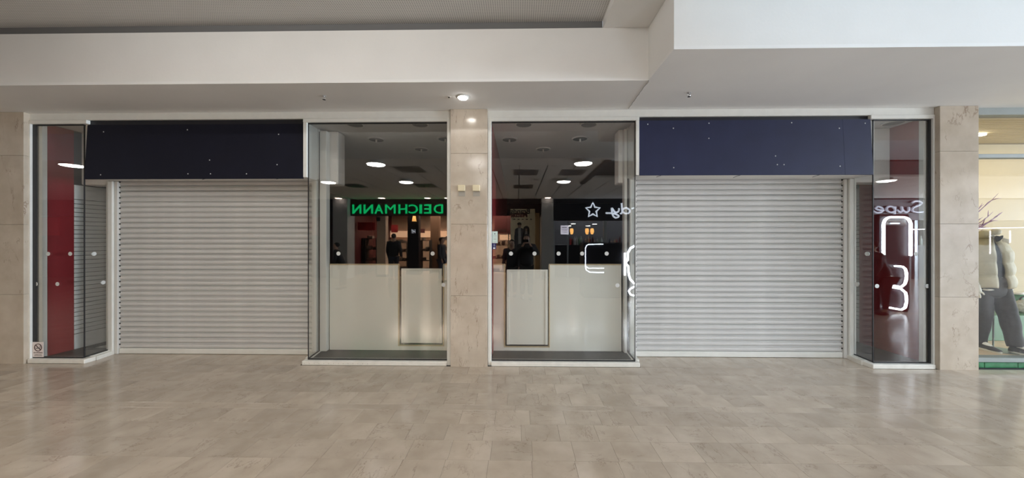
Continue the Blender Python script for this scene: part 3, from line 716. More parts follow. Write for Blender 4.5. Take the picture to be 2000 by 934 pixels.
# ------------------------------------------------------------------ clothes shop at the right edge
w5 = struct('window_5', (6.6, 0.1, 0))
box('head', 5.62, 9, 0.02, 0.12, 3.14, CEIL - 0.001, 'shop_frame', w5); box('transom', 5.62, 9, 0.02, 0.10, 2.605, 2.655, 'shop_frame', w5, 0.004)
box('jamb', 5.619, 5.632, 0.02, 0.10, 0.062, 3.14, 'shop_frame', w5)
box('sill', 5.62, 9, 0.01, 0.13, 0.075, 0.128, 'shop_frame', w5, 0.004)
box('upper_pane', 5.632, 9, 0.055, 0.065, 2.655, 3.14, 'clear_glass', w5); box('lower_pane', 5.632, 9, 0.055, 0.065, 0.128, 2.605, 'clear_glass', w5)
tp = struct('trim_3', (6.6, 0.02, 0)); box('grout', 5.62, 9, 0.030, 0.12, 0.0, 0.074, 'grout_light', tp)
x = 5.62; k = 0
while x < 8.9:
    wd = 0.16 if k == 0 else 0.405
    box('glazed_tile', x + 0.004, x + wd - 0.004, 0.018, 0.0305, 0.004, 0.070, 'green_tile', tp, 0.003); x += wd; k += 1
c5 = struct('floor_clothes_shop'); box('deck', 5.62, 9, 0.13, 1.3, 0.0, 0.118, 'wood_deck', c5)
o = box('wall_clothes_shop', 5.2, 14, 1.3, 1.34, 0, 3.125, 'shop_beige'); o['kind'] = 'structure'
o = box('wall_clothes_shop_side', 5.56, 5.60, 0.26, 1.3, 0, 3.2, 'shop_beige'); o['kind'] = 'structure'
cc = struct('ceiling_clothes_shop')
for k in range(15): box('ribbed_slat', 5.62, 14, 0.14 + 0.075 * k, 0.14 + 0.075 * k + 0.062, 3.13, 3.142, 'shop_beige', cc)
box('backing', 5.62, 14, 0.13, 2.2, 3.15, 3.17, 'shop_beige', cc)
t = thing('strip_lamp', 'bright oblong lamp glimpsed above the transom of the clothes shop', 'ceiling light', (6.55, 0.75, 3.12)); link('diffuser', bx(bmesh.new(), -0.30, 0.22, -0.035, 0.035, -0.02, 0.009, 0.006), 'corner_lamp', t)
box('housing', 6.23, 6.79, 0.705, 0.795, 3.1292, 3.1298, 'white_frame', t)

# ------------------------------------------------------------------ skinned bodies
def skin_mesh(name, nodes, edges, m, parent, root=0, sub=1):
    """one vertex per joint with a radius; Skin + Subdivision grow one continuous surface"""
    me = bpy.data.meshes.new(name); me.from_pydata([n[0] for n in nodes], edges, []); me.update()
    o = bpy.data.objects.new(name, me); COL.objects.link(o)
    md = o.modifiers.new('skin', 'SKIN'); md.use_smooth_shade = True
    sv = me.skin_vertices[0].data
    for i, n in enumerate(nodes):
        r = n[1]; sv[i].radius = r if isinstance(r, tuple) else (r, r); sv[i].use_root = (i == root)
    s = o.modifiers.new('sub', 'SUBSURF'); s.levels = sub; s.render_levels = sub
    dg = bpy.context.evaluated_depsgraph_get(); me2 = bpy.data.meshes.new_from_object(o.evaluated_get(dg)); me2.name = name
    bpy.data.objects.remove(o); bpy.data.meshes.remove(me)
    me2.materials.clear(); me2.materials.append(MATS[m])
    for p in me2.polygons: p.use_smooth = True
    q = bpy.data.objects.new(name, me2); COL.objects.link(q); q.parent = parent
    return q
def chain(nodes, edges, start, pts):
    a = start
    for p in pts:
        nodes.append(p); edges.append((a, len(nodes) - 1)); a = len(nodes) - 1
    return a
def person(label, loc, rz, h, coat, trousers, pose='stand', group=None, hood=False):
    t = thing('person', label, 'person', loc, group); t.rotation_euler = (0, 0, rz); s = h / 1.75
    def V(x, y, z): return (x * s, y * s, z * s)
    # faces local +Y ; x = its right is +x when seen from behind
    arms = {}
    if pose == 'photo':
        for sd in (-1, 1): arms[sd] = [(sd * 0.19, 0.0, 1.43), (sd * 0.30, 0.06, 1.20), (sd * 0.10, 0.25, 1.46)]
    else:
        for sd in (-1, 1): arms[sd] = [(sd * 0.19, 0.0, 1.42), (sd * 0.25, 0.0, 1.14), (sd * 0.25, 0.10 + (0.04 if sd > 0 else 0), 0.90)]
    lean = 0.0 if pose != 'bend' else 0.22
    N = [(V(0, 0, 0.95), (0.155 * s, 0.11 * s))]; E = []
    sp = chain(N, E, 0, [(V(0, lean * 0.4, 1.12), (0.145 * s, 0.10 * s)), (V(0, lean * 0.8, 1.30), (0.165 * s, 0.11 * s)), (V(0, lean, 1.43), (0.11 * s, 0.085 * s))])
    hd = chain(N, E, sp, [(V(0, lean + 0.01, 1.50), 0.055 * s), (V(0, lean + 0.02, 1.56), (0.062 * s, 0.07 * s)), (V(0, lean + 0.025, 1.63), (0.074 * s, 0.092 * s)), (V(0, lean + 0.015, 1.70), (0.068 * s, 0.085 * s)), (V(0, lean + 0.01, 1.74), (0.035 * s, 0.045 * s))])
    chain(N, E, hd - 2, [(V(0, lean + 0.115, 1.615), 0.016 * s)])
    for sd in (-1, 1):
        chain(N, E, hd - 2, [(V(sd * 0.080, lean + 0.0, 1.63), 0.014 * s)])
        a = arms[sd]; wr = chain(N, E, sp, [(V(a[0][0], a[0][1] + lean, a[0][2]), 0.062 * s), (V(a[1][0], a[1][1] + lean, a[1][2]), 0.043 * s), (V(a[2][0], a[2][1] + lean, a[2][2]), 0.028 * s)])
        W = Vector(a[2]) + Vector((0, lean, 0)); dr = (Vector(a[2]) - Vector(a[1])).normalized()
        if pose == 'photo': dr = Vector((-sd * 0.45, 0.25, 0.85)).normalized()
        side = Vector((0, 1, 0)) if pose != 'photo' else Vector((-sd * 0.2, 0.9, -0.1)); side = (side - dr * side.dot(dr)).normalized()
        pm = chain(N, E, wr, [(V(*(W + dr * 0.055)), (0.034 * s, 0.018 * s))])
        curl = Vector((-sd, 0, 0)) if pose != 'photo' else Vector((0, 0.5, 0.1))
        for f, (o2, ln) in enumerate(((-0.028, 0.062), (-0.010, 0.075), (0.010, 0.070), (0.027, 0.055))):
            b0 = W + dr * 0.085 + side * o2; b1 = b0 + dr * ln * 0.5 + curl * 0.008; b2 = b0 + dr * ln * 0.9 + curl * 0.026
            chain(N, E, pm, [(V(*b0), 0.0095 * s), (V(*b1), 0.0088 * s), (V(*b2), 0.0075 * s)])
        th = W + dr * 0.035 + side * 0.036
        chain(N, E, pm, [(V(*th), 0.011 * s), (V(*(th + dr * 0.035 + side * 0.022)), 0.009 * s)])
        st = 0.06 if sd > 0 else -0.05
        chain(N, E, 0, [(V(sd * 0.09, 0, 0.88), 0.092 * s), (V(sd * 0.10, st * 0.4 + 0.015, 0.48), 0.056 * s), (V(sd * 0.105, st, 0.09), 0.038 * s), (V(sd * 0.115, st + 0.10, 0.035), 0.034 * s)])
    skin_mesh('body', N, E, 'skin', t)
    N = [(V(0, 0, 0.84), (0.205 * s, 0.15 * s))]; E = []
    sp = chain(N, E, 0, [(V(0, lean * 0.3, 1.05), (0.20 * s, 0.145 * s)), (V(0, lean * 0.8, 1.28), (0.205 * s, 0.145 * s)), (V(0, lean, 1.42), (0.15 * s, 0.115 * s))])
    chain(N, E, sp, [(V(0, lean, 1.51), (0.085 * s, 0.085 * s))])
    for sd in (-1, 1):
        a = arms[sd]; chain(N, E, sp, [(V(a[0][0] * 1.05, a[0][1] + lean, a[0][2] - 0.01), 0.092 * s), (V(a[1][0], a[1][1] + lean, a[1][2]), 0.066 * s), (V(a[2][0] * 0.98, a[2][1] + lean - 0.01, a[2][2] - 0.015), 0.046 * s)])
    skin_mesh('jacket', N, E, coat, t)
    N = [(V(0, 0, 0.93), (0.17 * s, 0.125 * s))]; E = []
    for sd in (-1, 1):
        st = 0.06 if sd > 0 else -0.05
        chain(N, E, 0, [(V(sd * 0.095, 0, 0.84), 0.105 * s), (V(sd * 0.10, st * 0.4 + 0.01, 0.48), 0.078 * s), (V(sd * 0.105, st, 0.12), 0.062 * s)])
    skin_mesh('trousers', N, E, trousers, t)
    for sd in (-1, 1):
        st = 0.06 if sd > 0 else -0.05
        bm = ball(bmesh.new(), V(sd * 0.112, st + 0.06, 0.045), 0.052 * s, 0.14 * s, 0.045 * s); link('shoe', bm, 'shoe_black', t, True)
    bm = ball(bmesh.new(), V(0, lean - 0.012, 1.672), 0.086 * s, 0.104 * s, 0.092 * s)
    cut = [v for v in bm.verts if v.co.y > (lean + 0.045) * s and v.co.z < 1.70 * s]; bmesh.ops.delete(bm, geom=cut, context='VERTS')
    link('hood' if hood else 'hair', bm, coat if hood else 'hair_dark', t, True)
    bm = bmesh.new()
    for sd in (-1, 1): ball(bm, V(sd * 0.032, lean + 0.112, 1.638), 0.013 * s, 0.008 * s, 0.009 * s, 8, 6)
    link('eyes', bm, 'hair_dark', t)
    link('mouth', ball(bmesh.new(), V(0, lean + 0.098, 1.575), 0.024 * s, 0.010 * s, 0.006 * s, 8, 6), 'maroon', t)
    return t

# ------------------------------------------------------------------ mannequin in the clothes shop
MX, MY, MZ = P(1930, 467, 0.40).x, 0.40, 0.119
mq = thing('mannequin', 'headless shop mannequin in a beige puffer jacket and dark grey trousers', 'mannequin', (MX, MY, MZ))
def qrow(z, z0, pitch): return abs(math.sin(math.pi * (z - z0) / pitch))
# torso and neck stub
N = [((0, 0, 0.86), (0.15, 0.10))]; E = []
sp = chain(N, E, 0, [((0, 0, 1.05), (0.14, 0.09)), ((0, 0, 1.25), (0.17, 0.10)), ((0, 0, 1.40), (0.10, 0.08)), ((0, 0, 1.50), 0.055), ((0, 0, 1.545), 0.05)])
for sd in (-1, 1):
    hx_, hy_ = (0.257, -0.085) if sd < 0 else (0.255, 0.03)
    a = chain(N, E, sp - 2, [((sd * 0.15, 0.03, 1.37), 0.055), ((sd * 0.243, 0.03, 1.11), 0.042), ((sd * hx_, hy_, 0.86), 0.030), ((sd * hx_, hy_, 0.79), (0.034, 0.02))])
    for f in range(4): chain(N, E, a, [((sd * hx_, hy_ - 0.025 + f * 0.018, 0.74), 0.0095), ((sd * (hx_ - 0.004 * f), hy_ - 0.027 + f * 0.018, 0.70), 0.0085)])
    chain(N, E, a, [((sd * (hx_ - 0.017), hy_ - 0.04, 0.775), 0.010), ((sd * (hx_ - 0.022), hy_ - 0.05, 0.745), 0.009)])
LEG = {-1: [(-0.09, 0, 0.78), (-0.10, -0.02, 0.45), (-0.10, 0.02, 0.10), (-0.11, -0.12, 0.05)], 1: [(0.09, -0.03, 0.78), (0.10, -0.12, 0.45), (0.10, -0.18, 0.10), (0.13, -0.32, 0.05)]}
for sd in (-1, 1): chain(N, E, 0, [(LEG[sd][0], 0.085), (LEG[sd][1], 0.055), (LEG[sd][2], 0.038), (LEG[sd][3], 0.03)])
skin_mesh('figure', N, E, 'puffer_lining', mq)
# dark shirt under the open jacket
N = [((0, 0, 0.84), (0.185, 0.125))]; E = []
chain(N, E, 0, [((0, 0, 1.05), (0.175, 0.12)), ((0, 0, 1.28), (0.185, 0.12)), ((0, 0, 1.42), (0.12, 0.09)), ((0.0, 0, 1.50), 0.066)])
skin_mesh('shirt', N, E, 'shirt_grey', mq)
box('shirt_hem', MX - 0.17, MX + 0.17, MY - 0.125, MY + 0.10, MZ + 0.800, MZ + 0.822, 'puffer_lining', mq, 0.01)
# trousers: waist piece and two straight legs with a soft crease, one mesh
bm = bmesh.new(); prof = []
rings = []
for z, rx, ry, oy in ((0.70, 0.10, 0.085, -0.02), (0.74, 0.165, 0.125, -0.015), (0.80, 0.185, 0.135, -0.01), (0.90, 0.178, 0.13, 0.0), (0.97, 0.165, 0.12, 0.0)):
    rings.append([bm.verts.new((rx * math.cos(2 * math.pi * i / 28), oy + ry * math.sin(2 * math.pi * i / 28), z)) for i in range(28)])
for a, b in zip(rings, rings[1:]):
    for i in range(28): bm.faces.new((a[i], a[(i + 1) % 28], b[(i + 1) % 28], b[i]))
bm.faces.new(rings[0][::-1]); bm.faces.new(rings[-1])
for sd in (-1, 1):
    L = [Vector(q) for q in LEG[sd]]; pts = []; rr_ = []
    for i in range(31):
        u = i / 30; p = (L[0] + Vector((0, 0, 0.06))).lerp(L[1], u * 2) if u < 0.5 else L[1].lerp(L[2] + Vector((0, 0, -0.015)), u * 2 - 1)
        pts.append(p); rr_.append((0.102 - 0.034 * u) * (1 + 0.035 * math.sin(u * 21 + sd) * (u > 0.35)))
    tube(bm, pts, rr_, 20)
link('trousers', bm, 'trouser_grey', mq, True)
for sd in (-1, 1):
    L = LEG[sd]; d = (Vector(L[3]) - Vector(L[2])); ang = math.atan2(d.y, d.x)
    rot = Matrix.Rotation(ang, 4, 'Z'); c = Vector((L[2][0], L[2][1], 0)) + Vector((math.cos(ang), math.sin(ang), 0)) * 0.07
    bm = bmesh.new(); rings = []
    for x, hw, ht in ((-0.12, 0.030, 0.07), (-0.10, 0.040, 0.105), (-0.03, 0.043, 0.11), (0.03, 0.046, 0.085), (0.09, 0.048, 0.06), (0.135, 0.040, 0.045), (0.155, 0.020, 0.030)):
        rings.append([bm.verts.new((x, hw * math.cos(u), 0.022 + max(0, math.sin(u)) * (ht - 0.022))) for u in [math.pi * i / 8 for i in range(9)]])
    for a, b in zip(rings, rings[1:]):
        for i in range(8): bm.faces.new((a[i], a[i + 1], b[i + 1], b[i]))
    bm.faces.new(rings[0]); bm.faces.new(rings[-1][::-1]); bm.transform(Matrix.Translation(c) @ rot); sh = link('shoe', bm, 'shoe_black', mq, True)
    bm = bmesh.new(); lo = []; hi = []
    for i in range(24):
        u = 2 * math.pi * i / 24; x = 0.018 + 0.145 * math.cos(u); wv = 0.050 - 0.006 * math.cos(u)
        lo.append(bm.verts.new((x, wv * math.sin(u), 0.0))); hi.append(bm.verts.new((x, wv * math.sin(u), 0.025)))
    bm.faces.new(lo[::-1]); bm.faces.new(hi)
    for i in range(24): bm.faces.new((lo[i], lo[(i + 1) % 24], hi[(i + 1) % 24], hi[i]))
    bm.transform(Matrix.Translation(c) @ rot); link('sole', bm, 'sole_white', sh)
# puffer jacket: lofted quilted rings, open at the front
bm = bmesh.new(); grid = []
nz, na = 52, 56; Z0, Z1 = 0.835, 1.50
for iz in range(nz + 1):
    z = Z0 + (Z1 - Z0) * iz / nz; f = (z - Z0) / (Z1 - Z0)
    sh = max(0, (f - 0.72) / 0.28)
    rx = 0.268 - 0.055 * f - 0.115 * sh ** 1.3; ry = 0.200 - 0.030 * f - 0.075 * sh ** 1.3
    q = 0.915 + 0.085 * min(1, (abs(math.sin(math.pi * (z - Z0) / 0.168))) ** 0.5)
    opn = R(-98 - 16 * f); gap = R(15 - 9 * f); row = []
    for ia in range(na + 1):
        u = opn + gap + (2 * math.pi - 2 * gap) * ia / na
        edge = min(ia, na - ia); k = 1.0 if edge > 1 else 0.955
        wob = 1 + 0.010 * math.sin(u * 9 + z * 31) + 0.008 * math.sin(u * 23 - z * 17)
        row.append(bm.verts.new((rx * q * k * wob * math.cos(u), ry * q * k * wob * math.sin(u), z + 0.006 * math.sin(u * 5))))
    grid.append(row)
for a, b in zip(grid, grid[1:]):
    for i in range(na): bm.faces.new((a[i], a[i + 1], b[i + 1], b[i]))
jk = link('jacket', bm, ['puffer', 'lining_black'], mq, True)
sd_ = jk.modifiers.new('thick', 'SOLIDIFY'); sd_.thickness = 0.022; sd_.offset = -1; sd_.material_offset = 1
for sd in (-1, 1):                          # quilted sleeves
    A, B, C2 = Vector((sd * 0.150, 0.02, 1.37)), Vector((sd * 0.245, 0.03, 1.10)), Vector((sd * 0.255, -0.05 if sd < 0 else 0.03, 0.86))
    pts = []; rr_ = []
    for i in range(41):
        t_ = i / 40; p = A.lerp(B, t_ * 2) if t_ < 0.5 else B.lerp(C2, t_ * 2 - 1)
        pts.append(p); rr_.append((0.078 - 0.020 * t_) * (0.88 + 0.12 * abs(math.sin(math.pi * t_ * 3.4)) ** 0.5))
    link('sleeve', tube(bmesh.new(), pts, rr_, 14), 'puffer', jk, True)
bm = bmesh.new(); pts = []; rr_ = []
for i in range(25):
    u = R(-75) - R(235) * i / 24
    pts.append((0.125 * math.cos(u) - 0.02, 0.105 * math.sin(u) + 0.015, 1.530 - 0.035 * math.sin(u * 1.0 - 0.5) + 0.012)); rr_.append(0.044 + 0.010 * math.sin(i * 1.1) - 0.012 * (i < 3))
link('hood', tube(bm, pts, rr_, 12), 'puffer', jk, True)
def pp(*ps): return [((px - 1930) / 240, (467 - py) * 0.0069 + 1.481) for px, py in ps]
TURN = Matrix.Rotation(R(-54), 4, 'Z')
bm = prism(bmesh.new(), pp((1955, 464), (1969, 468), (1967, 477), (1961, 473), (1955, 472)), -0.13, -0.105); bmesh.ops.bevel(bm, geom=list(bm.edges), offset=0.004, segments=1, affect='EDGES'); bm.transform(TURN); link('collar_flap', bm, 'puffer_lining', jk, True)
bm = prism(bmesh.new(), pp((1915, 452), (1926, 451), (1943, 461), (1942, 466), (1930, 461), (1917, 457)), -0.125, -0.06); bmesh.ops.bevel(bm, geom=list(bm.edges), offset=0.006, segments=2, affect='EDGES'); bm.transform(TURN); link('collar_lining', bm, 'sole_white', jk, True)
bm = prism(bmesh.new(), pp((1942, 461), (1946, 460), (1950, 463), (1957, 459.5), (1957, 464), (1951, 471), (1944, 473), (1942, 466)), -0.145, -0.11); bmesh.ops.bevel(bm, geom=list(bm.edges), offset=0.006, segments=2, affect='EDGES'); bm.transform(TURN); link('collar_knot', bm, 'lining_black', jk, True)
link('base_disc', lathe(bmesh.new(), [(0.0, 0.0), (0.17, 0.0), (0.17, 0.008), (0.0, 0.010)], 32, (0.06, -0.07, 0.0002)), 'base_metal', mq)
box('support_rod', MX + 0.0, MX + 0.012, MY - 0.05, MY - 0.038, MZ + 0.0095, MZ + 0.75, 'base_metal', mq)
# green plinth with a cup and a bag, bare violet branches
o = box('display_plinth', 6.22, 8.4, 0.76, 1.18, MZ, 0.49, 'green_plinth', None, 0.004); tag(o, 'large mid-green display plinth behind the mannequin', 'plinth')
t = thing('lidded_cup', 'green tub with a pale lid on the plinth behind the mannequin', 'cup', (P(1981, 467, 1.03).x, 1.03, 0.4902))
link('cup_wall', lathe(bmesh.new(), [(0.0, 0.0), (0.075, 0.0), (0.085, 0.27), (0.0, 0.27)], 24), 'green_tile', t, True)
link('lid', lathe(bmesh.new(), [(0.0, 0.271), (0.095, 0.271), (0.095, 0.295), (0.085, 0.305), (0.0, 0.307)], 24), 'sole_white', t)
t = thing('soft_bag', 'crumpled olive bag slumped on the green plinth', 'bag', (P(2003, 467, 0.86).x, 0.86, 0.4902))
bm = ball(bmesh.new(), (0, 0, 0.115), 0.17, 0.055, 0.105, 18, 12)
for v in bm.verts: v.co += Vector((0.010 * math.sin(v.co.z * 50 + v.co.x * 30), 0, 0.008 * math.sin(v.co.x * 60)))
link('body', bm, 'bag_olive', t, True); link('handle', tube(bmesh.new(), [(0.08 * math.cos(a), 0.0, 0.20 + 0.06 * math.sin(a)) for a in [math.pi * i / 10 for i in range(11)]], 0.010, 8), 'lining_black', t, True)
t = thing('bare_branches', 'spray of bare violet branches behind the mannequin collar', 'branches', (6.74, 1.02, 0.4902))
random.seed(3); bm = bmesh.new(); tube(bm, [(0, 0, 0.03), (0.01, 0, 0.7), (0.05, 0, 1.22)], [0.016, 0.014, 0.012], 7)
for k, (a, ln) in enumerate(((12, .62), (24, .66), (38, .68), (50, .78), (66, .70), (80, .72), (2, .55), (30, .5), (58, .55), (-8, .5), (100, .6), (125, .5), (16, .42), (44, .42))):
    a = R(a); p = [Vector((0.05, 0.0, 1.12 + 0.10 * random.random()))]; dirv = Vector((math.cos(a), random.uniform(-0.16, 0.10), math.sin(a))).normalized()
    for i in range(6): dirv = (dirv + Vector((random.uniform(-.12, .12), random.uniform(-.06, .06), random.uniform(-.12, .18)))).normalized(); p.append(p[-1] + dirv * ln / 6)
    tube(bm, p, [0.010, 0.009, 0.0075, 0.0065, 0.005, 0.0045, 0.0015], 6)
    for j in (2, 3, 4, 5):
        e = p[j] + (dirv + Vector((random.uniform(-.8, .8), random.uniform(-.2, .2), random.uniform(-.6, .7)))).normalized() * 0.11
        tube(bm, [p[j], (p[j] + e) / 2 + Vector((0, 0, 0.008)), e], [0.006, 0.005, 0.0012], 5)
link('twigs', bm, 'branch_violet', t, True)
link('vase', lathe(bmesh.new(), [(0.0, 0.0), (0.06, 0.0), (0.085, 0.14), (0.05, 0.32), (0.06, 0.36), (0.05, 0.36), (0.035, 0.3), (0.0, 0.2)], 24), 'green_tile', t, True)

# ------------------------------------------------------------------ people in the mall (seen in the glass)
ph = person('person in a black jacket holding a phone up before the face with both hands', (0.235, -4.56, 0), 0.0, 1.72, 'coat_black', 'coat_grey', 'photo')
t = thing('phone', 'black phone held level in both hands of the person in the black jacket', 'phone', (0.20, -4.225, 1.555))
link('case', bx(bmesh.new(), -0.078, 0.078, -0.004, 0.004, -0.036, 0.036, 0.003), 'phone_black', t)
bm = bmesh.new()
for z in (-0.022, 0.0, 0.022): cyl(bm, (-0.06, 0.006, z), 0.008, 0.008, 0.004, 14, 'Y')
link('camera_lens', bm, 'gasket', t)
person('shorter person in a dark coat standing just behind the one with the phone', (-0.16, -4.98, 0), R(12), 1.58, 'coat_grey', 'coat_black', 'stand')
def stand(px, d): q = M(px, 467, d); return (q.x, -d, 0)
person('hooded person in black bowed low before the grey stone pillar opposite', stand(668, 6.3), R(70), 1.48, 'coat_black', 'coat_black', 'bend', None, True)
person('person in a dark coat standing at the shoe shop entrance under the green letters', stand(768, 8.4), R(180), 1.80, 'coat_grey', 'jeans', 'stand')
person('person in grey walking past the right end of the green letters', stand(862, 8.0), R(-80), 1.66, 'coat_grey', 'jeans', 'stand')
person('short person in black bending in front of the tall neon machine', stand(1737, 2.9), R(115), 1.56, 'coat_black', 'coat_black', 'bend')

# ------------------------------------------------------------------ opposite side of the mall
D = 9.25
YF = -D
def mx(px, d=D): return M(px, 467, d).x
def mz(py, d=D, px=1011): return M(px, py, d).z
wo = struct('wall_opposite')
xs0, xs1 = mx(683), mx(1056)               # shoe shop opening
zf = mz(421)
box('fascia', -24, xs0, YF - 0.2, YF, zf + 0.02, CEIL + 0.06, 'shop_dark', wo)
box('fascia', xs0, xs1, YF - 0.2, YF - 0.002, zf, CEIL + 0.06, 'fascia_brown', wo)
box('fascia', mx(1080), 21, YF - 0.2, YF + 0.05, mz(431), CEIL - 0.06, 'fascia_black', wo)
box('header', xs1, 24, YF - 0.25, YF - 0.2, 2.6, CEIL + 0.06, 'shop_dark', wo)
box('rear_wall', -24, xs0 - 0.3, -14.6, -14.5, 0, 3.2, 'maroon', wo)
box('rear_wall', xs0 - 0.3, xs1 + 0.3, -14.6, -14.5, 0, 3.2, 'cream_column', wo)
box('rear_wall', xs1 + 0.3, 24, -14.6, -14.5, 0, 3.2, 'shop_dark', wo)
box('shop_ceiling', -24, 24, -14.5, YF - 0.25, 2.98, 3.02, 'vent_grey', wo)
box('party_wall', xs0 - 0.35, xs0 - 0.30, -14.5, YF - 0.3, 0, 2.98, 'maroon', wo); box('party_wall', xs1 + 0.25, xs1 + 0.3, -14.5, YF - 0.3, 0, 2.98, 'shop_dark', wo)
box('red_wall_panel', mx(958), mx(1000), -11.62, -11.60, 1.85, 2.97, 'maroon', wo)
# dull fronts to the far left
box('shopfront', -24, mx(655), YF - 0.25, YF - 0.2, 0, zf, 'fascia_brown', wo)
for k in range(6):
    x = mx(640) - 1.0 - 2.2 * k
    tag(box('hanging_banner', x - 0.5, x + 0.5, YF - 0.15, YF - 0.13, 1.75, 2.5, 'red_banner'), '%s red banner left of the grey pillar opposite' % ORD[k], 'banner', 'red banners on the far shopfront')
# pillars opposite
pillar(mx(655), mx(683), YF - 0.35, YF + 0.25, 'plain grey stone pillar left of the shoe shop, opposite side of the mall', 'stone_grey', [0, 1.2, 2.2, CEIL - 0.002])
pillar(mx(1057), mx(1080), YF - 0.35, YF + 0.25, 'grey stone pillar between the shoe shop and the black fronted shop opposite', 'stone_grey', [0, 0.75, 1.6, 2.4, CEIL - 0.002])
# green letters
t = thing('shop_sign_letters', 'green lit capital letters DEICHMANN on the brown fascia opposite', 'shop sign', (mx(776), YF + 0.05, mz(417)))
word = 'DEICHMANN'; pxs = [(865, 847), (842, 828), (824, 819), (816, 798), (795, 778), (772, 752), (748, 731), (728, 710), (705, 688)]
for ch, (pa, pb) in zip(word, pxs):
    o = text_obj('letter', ch, 0.5, 'sign_green', None, (0, 0, 0), (R(90), 0, R(180)), 0.02, 'LEFT', 1.0, 0.0 if ch == 'M' else 0.006)
    vx = [v.co.x for v in o.data.vertices]; vy = [v.co.y for v in o.data.vertices]
    xa, xb = mx(pa), mx(pb); ht = mz(399) - mz(417)
    sx = abs(xa - xb) / (max(vx) - min(vx)); sy = ht / (max(vy) - min(vy)); o.scale = (sx, sy, 1)
    slope = (pa - 776) * 0.0007
    o.parent = t; o.location = Vector((xa + min(vx) * sx, YF + 0.04, mz(417) - min(vy) * sy)) - t.location
# poster
xa, xb = mx(997), mx(1045); za, zb = mz(524), mz(408)
t = thing('advert_panel', 'tall cream advert panel with the word Brands and two people in jackets', 'advert', ((xa + xb) / 2, YF + 0.02, 0))
box('panel', xa, xb, YF + 0.002, YF + 0.03, 0.0, zb, 'poster_cream', t); L = t.location
text_obj('lettering', 'Brands', 0.30, 'poster_ink', t, (L.x + 0.30, YF + 0.032, mz(417.5)), (R(90), 0, R(180)), 0.002, 'LEFT', 0.95, 0.008)
text_obj('lettering', 'Matter', 0.28, 'poster_red', t, (L.x + 0.20, YF + 0.032, mz(424)), (R(90), 0, R(180)), 0.002, 'LEFT', 0.95, 0.010)
bm = bmesh.new()
for k in range(5): ball(bm, (-0.34 + k * 0.17, 0.012, mz(428.5)), 0.05, 0.004, 0.022, 10, 6)
link('printed_shoes', bm, 'poster_ink', t)
def fig(px, top, wd, m1, m2):
    x = mx(px) - L.x; zt = mz(top); bm = bmesh.new(); y0, y1 = 0.0105, 0.013
    prism(bm, [(x - wd * .5, 0.35), (x - wd * .62, zt - 0.55), (x - wd * .5, zt - 0.26), (x - .06, zt - 0.20), (x + .06, zt - 0.20), (x + wd * .5, zt - 0.26), (x + wd * .62, zt - 0.55), (x + wd * .5, 0.35)], y0, y1); link('printed_jacket', bm, m1, t)
    bm = bmesh.new(); prism(bm, [(x - 0.05, 0.35), (x - 0.05, zt - 0.22), (x + 0.06, zt - 0.22), (x + 0.06, 0.35)], y1, y1 + 0.002); link('printed_shirt', bm, 'poster_pale', t)
    bm = bmesh.new(); ball(bm, (x, 0.013, zt - 0.11), 0.075, 0.003, 0.10, 14, 8); link('printed_face', bm, 'poster_skin', t)
    bm = bmesh.new(); ball(bm, (x, 0.0135, zt - 0.055), 0.088, 0.003, 0.07, 14, 8)
    if m2: ball(bm, (x - 0.08, 0.0135, zt - 0.2), 0.05, 0.003, 0.18, 10, 8); ball(bm, (x + 0.08, 0.0135, zt - 0.2), 0.05, 0.003, 0.18, 10, 8)
    link('printed_hair', bm, 'poster_ink', t)
fig(1014.5, 435, 0.34, 'poster_dark', False); fig(1028, 442, 0.26, 'poster_pale', True)
o = box('timber_column', mx(1045.5), mx(1054), YF - 0.12, YF + 0.02, 0, zf + 0.1, 'wood_gold', None, 0.004); tag(o, 'slim golden timber column beside the cream advert panel', 'column')
# shoe shop interior
for nm, p0, p1, d, m, lb in (('clad_column', 735, 752, 9.7, 'cream_column', 'cream column under the green letters, with a black square emblem'), ('clad_column', 795, 817, 10.6, 'fascia_black', 'black column inside the shoe shop with a glowing amber lamp on top'), ('clad_column', 840, 857, 11.6, 'brown_column', 'brown column deep inside the shoe shop, right of the black one')):
    t = thing(nm, lb, 'column', ((mx(p0, d) + mx(p1, d)) / 2, -d, 0)); box('shaft', mx(p0, d), mx(p1, d), -d - 0.3, -d, 0, 2.97, m, t, 0.01); box('foot', mx(p0, d) - 0.03, mx(p1, d) + 0.03, -d - 0.33, -d + 0.03, 0, 0.1, 'shelf_dark', t)
    if p0 == 735: box('emblem', mx(734.5, d), mx(741.5, d), -d + 0.001, -d + 0.03, mz(431.5, d), mz(424.5, d), 'fascia_black', t)
    if p0 == 795:
        q = M(807, 427, d - 0.05)
        link('wall_lamp', cyl(bmesh.new(), (q.x - t.location.x + 0.03, 0.06, q.z), 0.10, 0.06, 0.24, 18), 'amber_lamp', t, True)
        text_obj('lettering', 'H!', 0.24, 'sign_white', t, (mx(802.5, d), -d + 0.003, mz(455.5, d)), (R(90), 0, R(180)), 0.002, 'RIGHT', 0.8)
for k, (p0, p1, y0, y1, d) in enumerate(((697, 732, 434, 450, 10.4), (763, 776, 439, 454, 11.2), (818, 829, 447, 455, 12.0))):
    tag(box('hanging_banner', mx(p0, d), mx(p1, d), -d - 0.01, -d, mz(y1, d), mz(y0, d), 'red_banner' if k != 2 else 'maroon'), '%s dark red hanging banner in the shoe shop, from the grey pillar' % ORD[k], 'banner', 'dark red banners inside the shoe shop')
tag(box('lit_wall_shelf', mx(690, 14), mx(880, 14), -14.45, -14.3, 1.70, 2.05, 'shelf_glow'), 'long warm lit display shelf along the back of the shoe shop', 'shelf')
tag(box('lit_wall_shelf', mx(976, 11.6), mx(997, 11.6), -11.59, -11.55, 1.55, 1.80, 'shelf_glow'), 'short warm lit shelf beside the cream advert panel', 'shelf')
